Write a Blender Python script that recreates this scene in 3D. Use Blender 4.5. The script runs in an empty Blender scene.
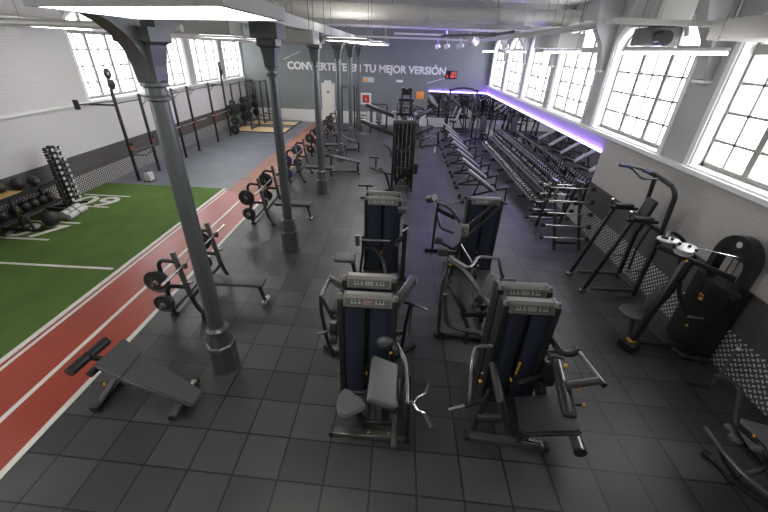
import bpy, bmesh, math, random
from mathutils import Vector, Matrix, Euler
random.seed(7)
SC = bpy.context.scene
COL = SC.collection
PI = math.pi
V = Vector

# ------------------------------------------------------------------ materials
def mat(name, col, rough=.5, metal=0., spec=.5, noise=0., nscale=20., bump=0., bscale=80., coat=0.):
    m = bpy.data.materials.new(name); m.use_nodes = True
    nt = m.node_tree; b = nt.nodes['Principled BSDF']
    b.inputs['Base Color'].default_value = (*col, 1)
    b.inputs['Roughness'].default_value = rough
    b.inputs['Metallic'].default_value = metal
    b.inputs['Specular IOR Level'].default_value = spec
    b.inputs['Coat Weight'].default_value = coat
    tc = None
    if noise or bump:
        tc = nt.nodes.new('ShaderNodeTexCoord')
    if noise:
        n = nt.nodes.new('ShaderNodeTexNoise'); n.inputs['Scale'].default_value = nscale; n.inputs['Detail'].default_value = 4
        r = nt.nodes.new('ShaderNodeMapRange')
        r.inputs['To Min'].default_value = 1 - noise; r.inputs['To Max'].default_value = 1 + noise
        h = nt.nodes.new('ShaderNodeVectorMath'); h.operation = 'SCALE'; h.inputs[0].default_value = col
        nt.links.new(tc.outputs['Object'], n.inputs['Vector']); nt.links.new(n.outputs['Fac'], r.inputs['Value'])
        nt.links.new(r.outputs['Result'], h.inputs['Scale']); nt.links.new(h.outputs['Vector'], b.inputs['Base Color'])
    if bump:
        n2 = nt.nodes.new('ShaderNodeTexNoise'); n2.inputs['Scale'].default_value = bscale; n2.inputs['Detail'].default_value = 3
        bp = nt.nodes.new('ShaderNodeBump'); bp.inputs['Strength'].default_value = bump; bp.inputs['Distance'].default_value = .005
        nt.links.new(tc.outputs['Object'], n2.inputs['Vector']); nt.links.new(n2.outputs['Fac'], bp.inputs['Height'])
        nt.links.new(bp.outputs['Normal'], b.inputs['Normal'])
    return m

def emit(name, col, s):
    m = bpy.data.materials.new(name); m.use_nodes = True
    nt = m.node_tree; nt.nodes.clear()
    e = nt.nodes.new('ShaderNodeEmission'); e.inputs['Color'].default_value = (*col, 1); e.inputs['Strength'].default_value = s
    o = nt.nodes.new('ShaderNodeOutputMaterial'); nt.links.new(e.outputs[0], o.inputs[0])
    return m

class NT:
    """tiny node-tree helper"""
    def __init__(s, name):
        s.m = bpy.data.materials.new(name); s.m.use_nodes = True
        s.nt = s.m.node_tree; s.b = s.nt.nodes['Principled BSDF']
    def n(s, t, **k):
        x = s.nt.nodes.new(t)
        for a, v in k.items(): setattr(x, a, v)
        return x
    def l(s, a, b): s.nt.links.new(a, b)
    def math(s, op, a, b=None, c=None):
        x = s.n('ShaderNodeMath', operation=op)
        for i, v in enumerate((a, b, c)):
            if v is None: continue
            if isinstance(v, (int, float)): x.inputs[i].default_value = v
            else: s.l(v, x.inputs[i])
        return x.outputs[0]
    def pos(s):
        g = s.n('ShaderNodeNewGeometry'); sp = s.n('ShaderNodeSeparateXYZ'); s.l(g.outputs['Position'], sp.inputs[0])
        return g.outputs['Position'], sp.outputs
    def comb(s, x, y, z):
        c = s.n('ShaderNodeCombineXYZ')
        for i, v in enumerate((x, y, z)):
            if isinstance(v, (int, float)): c.inputs[i].default_value = v
            else: s.l(v, c.inputs[i])
        return c.outputs[0]
    def noise(s, vec, scale, detail=4):
        n = s.n('ShaderNodeTexNoise'); n.inputs['Scale'].default_value = scale; n.inputs['Detail'].default_value = detail
        if vec is not None: s.l(vec, n.inputs['Vector'])
        return n.outputs['Fac']
    def mix(s, f, a, b):
        x = s.n('ShaderNodeMix', data_type='RGBA')
        if isinstance(f, (int, float)): x.inputs[0].default_value = f
        else: s.l(f, x.inputs[0])
        for i, v in ((6, a), (7, b)):
            if isinstance(v, tuple): x.inputs[i].default_value = (*v, 1)
            else: s.l(v, x.inputs[i])
        return x.outputs[2]
    def scale(s, col, f):
        x = s.n('ShaderNodeVectorMath', operation='SCALE')
        if isinstance(col, tuple): x.inputs[0].default_value = col
        else: s.l(col, x.inputs[0])
        if isinstance(f, (int, float)): x.inputs['Scale'].default_value = f
        else: s.l(f, x.inputs['Scale'])
        return x.outputs[0]
    def bump(s, h, st, d=.01):
        b = s.n('ShaderNodeBump'); b.inputs['Strength'].default_value = st; b.inputs['Distance'].default_value = d
        s.l(h, b.inputs['Height']); s.l(b.outputs[0], s.b.inputs['Normal'])

def tile_mat(name, col, sx, sy, ox, oy, skew, var, speck, rough, groove=.012, line=.35):
    t = NT(name); P, (x, y, z) = t.pos()
    u = t.math('DIVIDE', t.math('SUBTRACT', x, ox), sx)
    v = t.math('DIVIDE', t.math('SUBTRACT', t.math('MULTIPLY_ADD', x, skew, y), oy), sy)
    fu, fv = t.math('FLOOR', u), t.math('FLOOR', v)
    w = t.n('ShaderNodeTexWhiteNoise'); t.l(t.comb(fu, fv, 0), w.inputs['Vector'])
    du = t.math('ABSOLUTE', t.math('SUBTRACT', t.math('FRACT', u), .5)); dv = t.math('ABSOLUTE', t.math('SUBTRACT', t.math('FRACT', v), .5))
    e = t.math('MAXIMUM', du, dv); g = t.math('GREATER_THAN', e, .5 - groove)
    n = t.noise(P, 130, 2); n2 = t.noise(P, 1.1, 5)
    f = t.math('MULTIPLY_ADD', t.math('SUBTRACT', w.outputs['Value'], .5), var, 1.)
    f = t.math('MULTIPLY', f, t.math('MULTIPLY_ADD', t.math('SUBTRACT', n, .5), speck, 1.))
    f = t.math('MULTIPLY', f, t.math('MULTIPLY_ADD', t.math('SUBTRACT', n2, .5), .8, 1.))
    f = t.math('MULTIPLY', f, t.math('MULTIPLY_ADD', g, line - 1, 1.))
    t.l(t.scale(col, f), t.b.inputs['Base Color'])
    t.b.inputs['Roughness'].default_value = rough
    t.b.inputs['Specular IOR Level'].default_value = .5
    h = t.math('MULTIPLY_ADD', g, -1., t.math('MULTIPLY', n, .25))
    t.bump(h, .5, .004)
    return t.m

def wall_mat(name, axis='x', white=(.72, .70, .68)):
    """white brick above, long dark tiles in the wainscot; bands by height are given by separate meshes"""
    t = NT(name); P, (x, y, z) = t.pos()
    br = t.n('ShaderNodeTexBrick'); br.inputs['Scale'].default_value = 1
    br.inputs['Brick Width'].default_value = .26; br.inputs['Row Height'].default_value = .068; br.inputs['Mortar Size'].default_value = .006
    br.inputs['Color1'].default_value = (1, 1, 1, 1); br.inputs['Color2'].default_value = (.96, .96, .96, 1); br.inputs['Mortar'].default_value = (.86, .86, .86, 1)
    t.l(t.comb(y, z, 0), br.inputs['Vector'])
    m = t.n('ShaderNodeMix', data_type='RGBA', blend_type='MULTIPLY'); m.inputs[0].default_value = 1
    m.inputs[6].default_value = (*white, 1); t.l(br.outputs['Color'], m.inputs[7])
    t.l(m.outputs[2], t.b.inputs['Base Color']); t.b.inputs['Roughness'].default_value = .5
    t.bump(t.math('SUBTRACT', 1., br.outputs['Fac']), .15, .004)
    return t.m

def dark_tile_mat(name, col=(.080, .074, .070)):
    t = NT(name); P, (x, y, z) = t.pos()
    br = t.n('ShaderNodeTexBrick'); br.inputs['Scale'].default_value = 1; br.offset = 0.
    br.inputs['Brick Width'].default_value = .6; br.inputs['Row Height'].default_value = .33; br.inputs['Mortar Size'].default_value = .004
    br.inputs['Color1'].default_value = (*col, 1); br.inputs['Color2'].default_value = tuple(c * 1.15 for c in col) + (1,); br.inputs['Mortar'].default_value = (.03, .03, .03, 1)
    t.l(t.comb(y, t.math('ADD', z, .03), 0), br.inputs['Vector'])
    t.l(br.outputs['Color'], t.b.inputs['Base Color']); t.b.inputs['Roughness'].default_value = .45
    return t.m

def tread_mat(name):
    """aluminium chequer plate: short raised bars in alternating directions"""
    t = NT(name); P, (x, y, z) = t.pos()
    s = .10
    u = t.math('DIVIDE', t.math('ADD', y, z), s); v = t.math('DIVIDE', t.math('SUBTRACT', y, z), s)
    par = t.math('MODULO', t.math('ADD', t.math('FLOOR', u), t.math('FLOOR', v)), 2.)
    par = t.math('GREATER_THAN', t.math('ABSOLUTE', par), .5)
    du = t.math('ABSOLUTE', t.math('SUBTRACT', t.math('FRACT', u), .5)); dv = t.math('ABSOLUTE', t.math('SUBTRACT', t.math('FRACT', v), .5))
    def ell(a, b): return t.math('LESS_THAN', t.math('ADD', t.math('POWER', t.math('DIVIDE', a, .40), 2.), t.math('POWER', t.math('DIVIDE', b, .21), 2.)), 1.)
    e1, e2 = ell(du, dv), ell(dv, du)
    h = t.math('ADD', t.math('MULTIPLY', e1, par), t.math('MULTIPLY', e2, t.math('SUBTRACT', 1., par)))
    t.l(t.mix(h, (.12, .115, .112), (.85, .84, .82)), t.b.inputs['Base Color'])
    t.b.inputs['Metallic'].default_value = .35; t.b.inputs['Roughness'].default_value = .38
    t.bump(h, .6, .006)
    return t.m

MT = {}
MT['rubber'] = tile_mat('rubber_tile_floor', (.045, .0442, .0445), .511, .5, 2.945, 3.62, .043, .6, 1.0, .40, .020, .10)
MT['blue_rubber'] = tile_mat('grey_blue_floor', (.115, .125, .145), 1.0, .5, 0., .1, .0, .25, .3, .38, .008, .7)
MT['terracotta'] = tile_mat('terracotta_rubber', (.26, .12, .085), .95, .5, -5.1, .1, .0, .25, .4, .55, .006, .8)
def turf_mat():
    t = NT('green_turf'); P, (x, y, z) = t.pos()
    n = t.noise(P, 260, 2); n2 = t.noise(P, 1.6, 4)
    c = t.mix(n, (.052, .102, .021), (.115, .195, .050))
    t.l(t.scale(c, t.math('MULTIPLY_ADD', t.math('SUBTRACT', n2, .5), .6, 1.)), t.b.inputs['Base Color'])
    t.b.inputs['Roughness'].default_value = .85; t.b.inputs['Specular IOR Level'].default_value = .15
    t.bump(n, .8, .01); return t.m
MT['turf'] = turf_mat()
def track_mat():
    t = NT('red_track'); P, (x, y, z) = t.pos()
    n = t.noise(P, 200, 2); n2 = t.noise(P, 1.2, 4)
    t.l(t.scale((.30, .050, .030), t.math('ADD', t.math('MULTIPLY', n, .4), t.math('MULTIPLY_ADD', n2, .5, .55))), t.b.inputs['Base Color'])
    t.b.inputs['Roughness'].default_value = .28; t.bump(n, .2, .004); return t.m
MT['track'] = track_mat()
MT['line'] = mat('white_line_paint', (.62, .60, .55), .6, noise=.12, nscale=8)
MT['brick'] = wall_mat('white_brick', 'x', (.62, .61, .605)); MT['brick_right'] = wall_mat('cream_brick', 'x', (.47, .45, .42))
MT['dark_tile'] = dark_tile_mat('dark_wainscot_tile')
MT['tread'] = tread_mat('chequer_plate')
MT['plaster'] = mat('grey_plaster', (.42, .415, .42), .7, noise=.06, nscale=3)
MT['white'] = mat('white_paint', (.78, .78, .77), .5)
MT['green_wall'] = mat('grey_green_wall', (.185, .205, .198), .75, noise=.06, nscale=1.5)
MT['base_white'] = mat('pale_skirting', (.62, .61, .58), .5)
MT['ceiling'] = mat('pale_ceiling', (.60, .60, .58), .8, noise=.12, nscale=2)
MT['beam'] = mat('painted_beam', (.48, .48, .46), .6, noise=.06, nscale=4)
MT['duct'] = mat('galvanised_duct', (.60, .59, .55), .45, .15, noise=.1, nscale=6)
MT['unit'] = mat('beige_unit', (.46, .45, .42), .5)
MT['darkmetal'] = mat('dark_machinery', (.13, .135, .135), .5, .3)
MT['column'] = mat('grey_cast_iron', (.080, .088, .092), .34, .3, noise=.08, nscale=8)
MT['winframe'] = mat('window_bar', (.30, .285, .26), .55)
MT['mirror'] = mat('mirror_glass', (.80, .82, .84), .01, 1.)
MT['black'] = mat('black_steel', (.020, .020, .021), .35, .1)
MT['frame'] = mat('charcoal_frame', (.030, .031, .032), .30, .4)
MT['frame_light'] = mat('pewter_frame', (.105, .105, .10), .30, .5)
MT['silver'] = mat('silver_paint', (.27, .27, .265), .26, .7)
MT['chrome'] = mat('chrome', (.75, .75, .76), .12, 1.)
MT['pad'] = mat('black_upholstery', (.022, .023, .025), .48, bump=.1, bscale=300)
MT['pad_grey'] = mat('grey_upholstery', (.058, .061, .065), .42, bump=.1, bscale=300)
MT['pad_mid'] = mat('mid_grey_upholstery', (.10, .104, .108), .42, bump=.1, bscale=300)
MT['pad_highlight'] = mat('highlight_upholstery', (.30, .30, .31), .35)  # highlight on the bench backrests put into the upholstery colour
MT['navy'] = mat('navy_shroud', (.020, .026, .044), .36, coat=.2)
MT['slot'] = mat('dark_slot', (.006, .006, .007), .4)
MT['cap'] = mat('stone_grey_cap', (.145, .143, .125), .32)
MT['placard'] = mat('grey_placard', (.075, .078, .08), .35)
MT['ink'] = mat('placard_print', (.40, .39, .35), .5)
MT['ink_red'] = mat('placard_red_print', (.42, .22, .19), .5)
MT['yellow'] = mat('yellow_knob', (.55, .30, .02), .35)
MT['rubber_black'] = mat('black_rubber', (.018, .018, .018), .55, noise=.2, nscale=30)
MT['plate'] = mat('black_iron_plate', (.025, .025, .026), .42, .2)
MT['plate_blue'] = mat('dark_blue_plate', (.028, .028, .10), .45)
MT['plate_green'] = mat('green_plate', (.025, .07, .045), .45)
MT['steel'] = mat('bar_steel', (.60, .57, .53), .25, .9)
MT['copper'] = mat('coppery_bar', (.62, .45, .36), .3, .8)
MT['grip'] = mat('rubber_grip', (.03, .03, .03), .7)
MT['endcap'] = mat('pale_end_cap', (.62, .62, .62), .35, .3)
MT['wood'] = mat('pale_platform_wood', (.66, .50, .27), .45, noise=.15, nscale=5)
MT['red'] = mat('red_plastic', (.30, .05, .04), .45)
MT['redsign'] = mat('red_sign', (.50, .03, .03), .5)
MT['orange'] = mat('orange_sign', (.85, .33, .05), .5)
MT['cream'] = mat('cream_door_paint', (.70, .68, .60), .5)
MT['ball'] = mat('black_ball_leather', (.022, .021, .021), .5, bump=.2, bscale=120)
MT['grey_roll'] = mat('pale_mat_foam', (.52, .52, .52), .6)
MT['tan'] = mat('tan_board', (.55, .33, .13), .5)
MT['black_plastic'] = mat('black_plastic', (.012, .012, .013), .28, coat=.15)
MT['glow'] = emit('lamp_diffuser', (1., .965, .915), 9.)
MT['glow_thin'] = emit('tube_lamp', (1., .97, .93), 8.)
MT['purple'] = emit('violet_strip', (.30, .14, 1.), 26.)
MT['purple_wash'] = emit('violet_wash', (.26, .12, 1.), 90.)
MT['glow_up'] = emit('added_uplight_glow', (1., .965, .915), 3.)  # added upward glow that brightens the ceiling
MT['led'] = emit('clock_digits', (1., .10, .08), 1.2)
def glass_mat():
    m = bpy.data.materials.new('window_glass'); m.use_nodes = True; nt = m.node_tree; nt.nodes.clear()
    a = nt.nodes.new('ShaderNodeBsdfTransparent'); g = nt.nodes.new('ShaderNodeBsdfGlossy'); g.inputs['Roughness'].default_value = .03
    x = nt.nodes.new('ShaderNodeMixShader'); o = nt.nodes.new('ShaderNodeOutputMaterial'); x.inputs[0].default_value = .05
    nt.links.new(a.outputs[0], x.inputs[1]); nt.links.new(g.outputs[0], x.inputs[2]); nt.links.new(x.outputs[0], o.inputs[0])
    return m
MT['glass'] = glass_mat()

# ------------------------------------------------------------------ mesh builder
ORIGIN = {}     # root object name -> world offset to subtract when its parts are modelled in world metres
class MB:
    def __init__(s): s.bm = bmesh.new()
    def _add(s, t, M=None):
        if M is not None: bmesh.ops.transform(t, matrix=M, verts=t.verts)
        vm = [s.bm.verts.new(v.co) for v in t.verts]
        t.verts.index_update()
        for f in t.faces:
            try: s.bm.faces.new([vm[v.index] for v in f.verts])
            except ValueError: pass
        t.free(); return s
    def box(s, c, d, rot=None, bev=0., seg=2):
        t = bmesh.new(); bmesh.ops.create_cube(t, size=1.); bmesh.ops.scale(t, vec=d, verts=t.verts)
        if bev: bmesh.ops.bevel(t, geom=list(t.edges), offset=min(bev, min(d) * .49), segments=seg, affect='EDGES', profile=.5)
        M = Matrix.Translation(c)
        if rot is not None: M = M @ (Euler(rot).to_matrix().to_4x4() if not isinstance(rot, Matrix) else rot.to_4x4())
        return s._add(t, M)
    def bb(s, a, b, bev=0.):        # box from min corner to max corner
        return s.box([(p + q) / 2 for p, q in zip(a, b)], [abs(q - p) for p, q in zip(a, b)], None, bev)
    def beam(s, p, q, w, h, up=(0, 0, 1), bev=.0, seg=2):   # bar from p to q, w across, h along 'up'
        p, q = V(p), V(q); d = q - p; L = d.length
        if L < 1e-6: return s
        z = V(up); x = d.normalized(); y = z.cross(x)
        if y.length < 1e-4: z = V((1, 0, 0)); y = z.cross(x)
        y.normalize(); z = x.cross(y)
        R = Matrix((x, y, z)).transposed()
        return s.box((p + q) / 2, (L, w, h), R, bev, seg)
    def tube(s, pts, r, n=8, fr=.0, cap=True, closed=False):
        pts = [V(p) for p in pts]
        if fr and len(pts) > 2:
            o = [pts[0]]
            for i in range(1, len(pts) - 1):
                a, b, c = pts[i - 1], pts[i], pts[i + 1]
                k = min(fr, (a - b).length * .45, (c - b).length * .45)
                p0 = b + (a - b).normalized() * k; p1 = b + (c - b).normalized() * k
                for j in range(6):
                    t = j / 5; o.append(p0 * (1 - t) ** 2 + b * 2 * t * (1 - t) + p1 * t * t)
            o.append(pts[-1]); pts = o
        rs = r if isinstance(r, (list, tuple)) else None
        up = None; rings = []
        N = len(pts)
        for i, p in enumerate(pts):
            if closed: d = pts[(i + 1) % N] - pts[i - 1]
            else: d = (pts[min(i + 1, N - 1)] - pts[max(i - 1, 0)])
            d.normalize()
            if up is None:
                up = V((0, 0, 1)) if abs(d.z) < .9 else V((1, 0, 0))
            x = up - d * up.dot(d)
            if x.length < 1e-4: x = d.orthogonal()
            x.normalize(); y = d.cross(x); up = x
            rr = rs[min(i, len(rs) - 1)] if rs else r
            rings.append([s.bm.verts.new(p + (x * math.cos(2 * PI * k / n) + y * math.sin(2 * PI * k / n)) * rr) for k in range(n)])
        for i in range(N if closed else N - 1):
            a, b = rings[i], rings[(i + 1) % N]
            for k in range(n): s.bm.faces.new((a[k], a[(k + 1) % n], b[(k + 1) % n], b[k]))
        if cap and not closed:
            s.bm.faces.new(rings[0][::-1]); s.bm.faces.new(rings[-1])
        return s
    def cyl(s, p, q, r, n=14, r2=None): return s.tube([p, q], [r, r if r2 is None else r2], n)
    def lathe(s, prof, c=(0, 0, 0), n=16, axis='z'):   # prof: (radius, height) from bottom to top
        rings = []
        for r, h in prof:
            R = []
            for k in range(n):
                a = 2 * PI * (k + .5) / n; p = (r * math.cos(a), r * math.sin(a), h)
                if axis == 'y': p = (p[0], h, p[1])
                if axis == 'x': p = (h, p[0], p[1])
                R.append(s.bm.verts.new(V(p) + V(c)))
            rings.append(R)
        for a, b in zip(rings, rings[1:]):
            for k in range(n): s.bm.faces.new((a[k], a[(k + 1) % n], b[(k + 1) % n], b[k]))
        s.bm.faces.new(rings[0][::-1]); s.bm.faces.new(rings[-1]); return s
    def paint(s, i, start):
        for k, f in enumerate(s.bm.faces):
            if k >= start: f.material_index = i
    def prism(s, poly, vec):            # 3-D outline pushed along vec
        a = [s.bm.verts.new(p) for p in poly]; b = [s.bm.verts.new(V(p) + V(vec)) for p in poly]
        n = len(a)
        s.bm.faces.new(a[::-1]); s.bm.faces.new(b)
        for k in range(n): s.bm.faces.new((a[k], a[(k + 1) % n], b[(k + 1) % n], b[k]))
        return s
    def sphere(s, c, r, sc=(1, 1, 1), u=16, v=10):
        t = bmesh.new(); bmesh.ops.create_uvsphere(t, u_segments=u, v_segments=v, radius=r)
        return s._add(t, Matrix.Translation(c) @ Matrix.Diagonal((*sc, 1)))
    def build(s, name, m, parent=None, kind=None, ang=38):
        bm = s.bm
        off = None
        p = parent
        while p is not None:
            if p.name in ORIGIN: off = ORIGIN[p.name]; break
            p = p.parent
        if off is not None: bmesh.ops.translate(bm, vec=-off, verts=bm.verts)
        bmesh.ops.recalc_face_normals(bm, faces=bm.faces)
        for f in bm.faces: f.smooth = True
        for e in bm.edges:
            if len(e.link_faces) == 2 and e.calc_face_angle(0) > math.radians(ang): e.smooth = False
        me = bpy.data.meshes.new(name); bm.to_mesh(me); bm.free()
        o = bpy.data.objects.new(name, me); COL.objects.link(o)
        for x in (m if isinstance(m, (list, tuple)) else [m]): me.materials.append(MT[x] if isinstance(x, str) else x)
        if parent is not None: o.parent = parent
        if kind: o['kind'] = kind
        return o

def tag(o, label, cat, group=None, kind=None):
    o['label'] = label; o['category'] = cat
    if group: o['group'] = group
    if kind: o['kind'] = kind
    return o
def thing(name, label, cat, loc=(0, 0, 0), rz=0., group=None, world=False):
    o = bpy.data.objects.new(name, None); COL.objects.link(o); o.empty_display_size = .1
    o.location = loc; o.rotation_euler = (0, 0, rz)
    if world: ORIGIN[o.name] = V(loc)
    return tag(o, label, cat, group)
def lab(o, text): o['label'] = text; return o
def dup(root, loc, rz=None, label=None, group=None):
    def cp(o, par):
        c = o.copy(); COL.objects.link(c)
        if par is not None: c.parent = par
        for ch in kids.get(o.name, []): cp(ch, c)
        return c
    kids = {}
    todo = [root]
    while todo:
        o = todo.pop(); ch = list(o.children); kids[o.name] = ch; todo += ch
    r = cp(root, None); r.location = loc
    if rz is not None: r.rotation_euler = rz if isinstance(rz, (tuple, Euler)) else (0, 0, rz)
    if label: r['label'] = label
    if group: r['group'] = group
    return r
def struct(mb, name, m, label, cat):
    o = mb.build(name, m); return tag(o, label, cat, kind='structure')
ORD = ['first', 'second', 'third', 'fourth', 'fifth', 'sixth', 'seventh', 'eighth', 'ninth', 'tenth', 'eleventh', 'twelfth', 'thirteenth', 'fourteenth', 'fifteenth', 'sixteenth', 'seventeenth', 'eighteenth', 'nineteenth', 'twentieth']
def ordinal(i):
    if i < 20: return ORD[i]
    tens = ['twenty', 'thirty', 'forty', 'fifty', 'sixty'][(i + 1) // 10 - 2]; r = (i + 1) % 10
    return {'twenty': 'twentieth', 'thirty': 'thirtieth', 'forty': 'fortieth', 'fifty': 'fiftieth', 'sixty': 'sixtieth'}[tens] if r == 0 else tens + '-' + ORD[r - 1]
SKY, EXPO = 4.4, 1.1
# ------------------------------------------------------------------ room
XL, XR, YF, YB, ZC = -9.7, 5.25, 24.3, -3.0, 5.55
def floor_piece(name, a, b, z0, z1, m, label, cat='floor'):
    return struct(MB().bb((a[0], a[1], z0), (b[0], b[1], z1)), name, m, label, cat)
floor_piece('floor', (-4.1, YB), (XR, YF), -.1, 0, 'rubber', 'black speckled rubber tile floor under the machines')
floor_piece('floor_left', (XL, 11.2), (-5.5, YF), -.1, 0, 'blue_rubber', 'grey blue rubber floor along the left wall beyond the turf')
floor_piece('floor_turf', (XL, YB), (-5.70, 11.2), -.1, .012, 'turf', 'green artificial turf strip by the left wall')
floor_piece('floor_track', (-5.70, YB), (-4.1, 11.0), -.1, .004, 'track', 'red running track with white lane lines')
floor_piece('floor_terracotta', (-5.5, 11.0), (-4.1, YF), -.1, .003, 'terracotta', 'terracotta rubber strip continuing beyond the red track')
floor_piece('floor_join', (-5.70, 11.0), (-5.5, 11.2), -.1, .002, 'blue_rubber', 'small grey piece of floor at the corner of the turf')
for k, (x0, x1, z) in enumerate([(-5.69, -5.60, .016), (-5.55, -5.49, .008), (-4.79, -4.72, .008), (-4.17, -4.09, .008)]):
    nm = ['on the edge of the turf', 'along the left side of the red track', 'down the middle of the red track', 'along the right side of the red track'][k]
    struct(MB().bb((x0, YB, 0), (x1, 11.0 if k else 11.2, z)), 'trim_%d' % (k + 1), 'line', 'long white line ' + nm, 'line')
# cross lines and distance numbers on the turf
mb = MB()
for (x0, x1, y) in [(-9.6, -5.80, 6.12), (-9.6, -8.1, 7.19), (-9.45, -8.1, 8.13), (-9.45, -8.75, 8.70), (-9.2, -8.15, 9.22), (-9.5, -8.1, 10.09), (-9.6, -9.3, 6.62)]:
    mb.bb((x0, y - .035, .0), (x1, y + .035, .016))
struct(mb, 'trim_5', 'line', 'short white cross lines painted on the green turf', 'line')

def arch_pts(y0, y1, zs, rise, n=12):
    c, h = (y0 + y1) / 2, (y1 - y0) / 2
    return [(c - h * math.cos(PI * i / n), zs + rise * math.sin(PI * i / n)) for i in range(n + 1)]
ZS, RISE = 4.42, .55
def window_wall(name, xi, xo, wins, label, sill):
    mb = MB(); x0, x1 = min(xi, xo), max(xi, xo); t = (x1 - x0, 0, 0)
    mb.bb((x0, YB, 0), (x1, YF, sill))
    ys = [YB] + [v for w in wins for v in w] + [YF]
    for i in range(0, len(ys), 2):
        if ys[i + 1] - ys[i] > .01: mb.bb((x0, ys[i], sill), (x1, ys[i + 1], ZC))
    for (a, b) in wins:
        pts = arch_pts(a, b, ZS, RISE)
        for (p, q) in zip(pts, pts[1:]):
            mb.prism([(x0, p[0], p[1]), (x0, q[0], q[1]), (x0, q[0], ZC), (x0, p[0], ZC)], t)
    return mb
RW = [(3.9, 6.7), (7.6, 10.5), (11.2, 14.0), (14.55, 17.3), (17.8, 20.6), (21.1, 23.9)]
LW = [(-1.7, .95), (1.65, 4.3), (11.75, 14.4), (15.2, 17.87), (18.54, 21.25), (21.85, 24.2)]
struct(window_wall('wall_right', XR, XR + .45, RW, '', 2.52), 'wall_right', 'plaster', 'grey plastered right wall with tall arched windows', 'wall')
struct(window_wall('wall_left', XL, XL - .45, LW, '', 2.46), 'wall_left', 'plaster', 'pale left wall with tall arched windows high up', 'wall')
# cladding bands
def band(name, x0, x1, y0, y1, z0, z1, m, label, cat='wall'):
    struct(MB().bb((x0, y0, z0), (x1, y1, z1)), name, m, label, cat)
band('wall_right_brick', XR - .03, XR, YB, 9.6, 1.28, 2.40, 'brick_right', 'white brick tiles on the right wall under the windows')
band('wall_right_dark', XR - .04, XR, YB, 9.6, 0, 1.28, 'dark_tile', 'dark tiled wainscot on the right wall')
band('baseboard_right', XR - .055, XR - .04, YB, 9.6, 0, .62, 'tread', 'metal chequer plate skirting on the right wall', 'skirting')
band('baseboard_right_far', XR - .05, XR, 9.6, YF, 0, .45, 'base_white', 'pale skirting below the mirror on the right wall', 'skirting')
band('wall_left_brick', XL, XL + .03, YB, YF, 1.1, 2.40, 'brick', 'white brick tiles on the left wall')
band('wall_left_dark', XL, XL + .04, YB, YF, 0, 1.1, 'dark_tile', 'dark tile band on the left wall')
band('baseboard_left', XL + .04, XL + .055, YB, YF, 0, .52, 'tread', 'metal chequer plate skirting on the left wall', 'skirting')
struct(MB().bb((XL + .0, YB, 2.40), (XL + .10, YF, 2.46)), 'trim_6', 'white', 'white ledge under the left windows', 'ledge')
struct(MB().bb((XR - .12, YB, 2.44), (XR + .0, YF, 2.52)), 'trim_7', 'white', 'white ledge under the right windows', 'ledge')
# brick face of the left wall between and around its windows
mb = MB()
ys = [4.3, 11.75]
mb.bb((XL, ys[0], 2.46), (XL + .03, ys[1], 5.0))
struct(mb, 'wall_left_upper', 'brick', 'white brick upper part of the left wall before the windows', 'wall')
struct(MB().bb((XL - .45, YF, 0), (XR + .45, YF + .3, ZC)), 'wall_far', 'green_wall', 'grey green far wall with large white lettering', 'wall')
struct(MB().bb((XL - .45, YB - .3, 0), (XR + .45, YB, ZC)), 'wall_near', 'plaster', 'plain wall behind the viewer', 'wall')
struct(MB().bb((XL - .45, YB - .3, ZC), (XR + .45, YF + .3, ZC + .2)), 'ceiling', 'ceiling', 'pale grey ceiling above beams and ducts', 'ceiling')
band('baseboard_far', XL + .1, 1.62, YF - .04, YF, 0, .72, 'base_white', 'tall pale skirting on the far wall', 'skirting')
band('baseboard_far_right', 1.62, XR - .05, YF - .04, YF, 0, .55, 'base_white', 'pale skirting under the far mirror', 'skirting')

# mirrors and the violet light above them
for nm, lbl, a, b in [('right_mirror', 'long wall mirror on the right wall behind the dumbbell rack', (XR - .03, 9.62, .45), (XR - .012, YF - .03, 2.03)),
                      ('far_mirror', 'wide mirror on the far wall below the violet light', (1.70, YF - .03, .55), (XR - .04, YF - .012, 2.03))]:
    tag(MB().bb(a, b).build('wall_mirror', 'mirror'), lbl, 'mirror')
t = thing('light_strip', 'thin violet light strip along the top of the right mirror', 'light strip', (XR - .03, 17, 2.06), world=True)
MB().bb((XR - .052, 9.62, 2.035), (XR - .002, YF - .05, 2.06)).build('channel', 'white', t)
MB().bb((XR - .048, 9.64, 2.061), (XR - .004, YF - .06, 2.078)).build('diffuser', 'purple', t)
t = thing('light_strip', 'violet light strip along the top of the far mirror', 'light strip', (3.4, YF - .03, 2.06), world=True)
MB().bb((1.70, YF - .05, 2.035), (XR - .06, YF, 2.06)).build('channel', 'white', t)
MB().bb((1.72, YF - .048, 2.061), (XR - .07, YF - .004, 2.078)).build('diffuser', 'purple', t)

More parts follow.
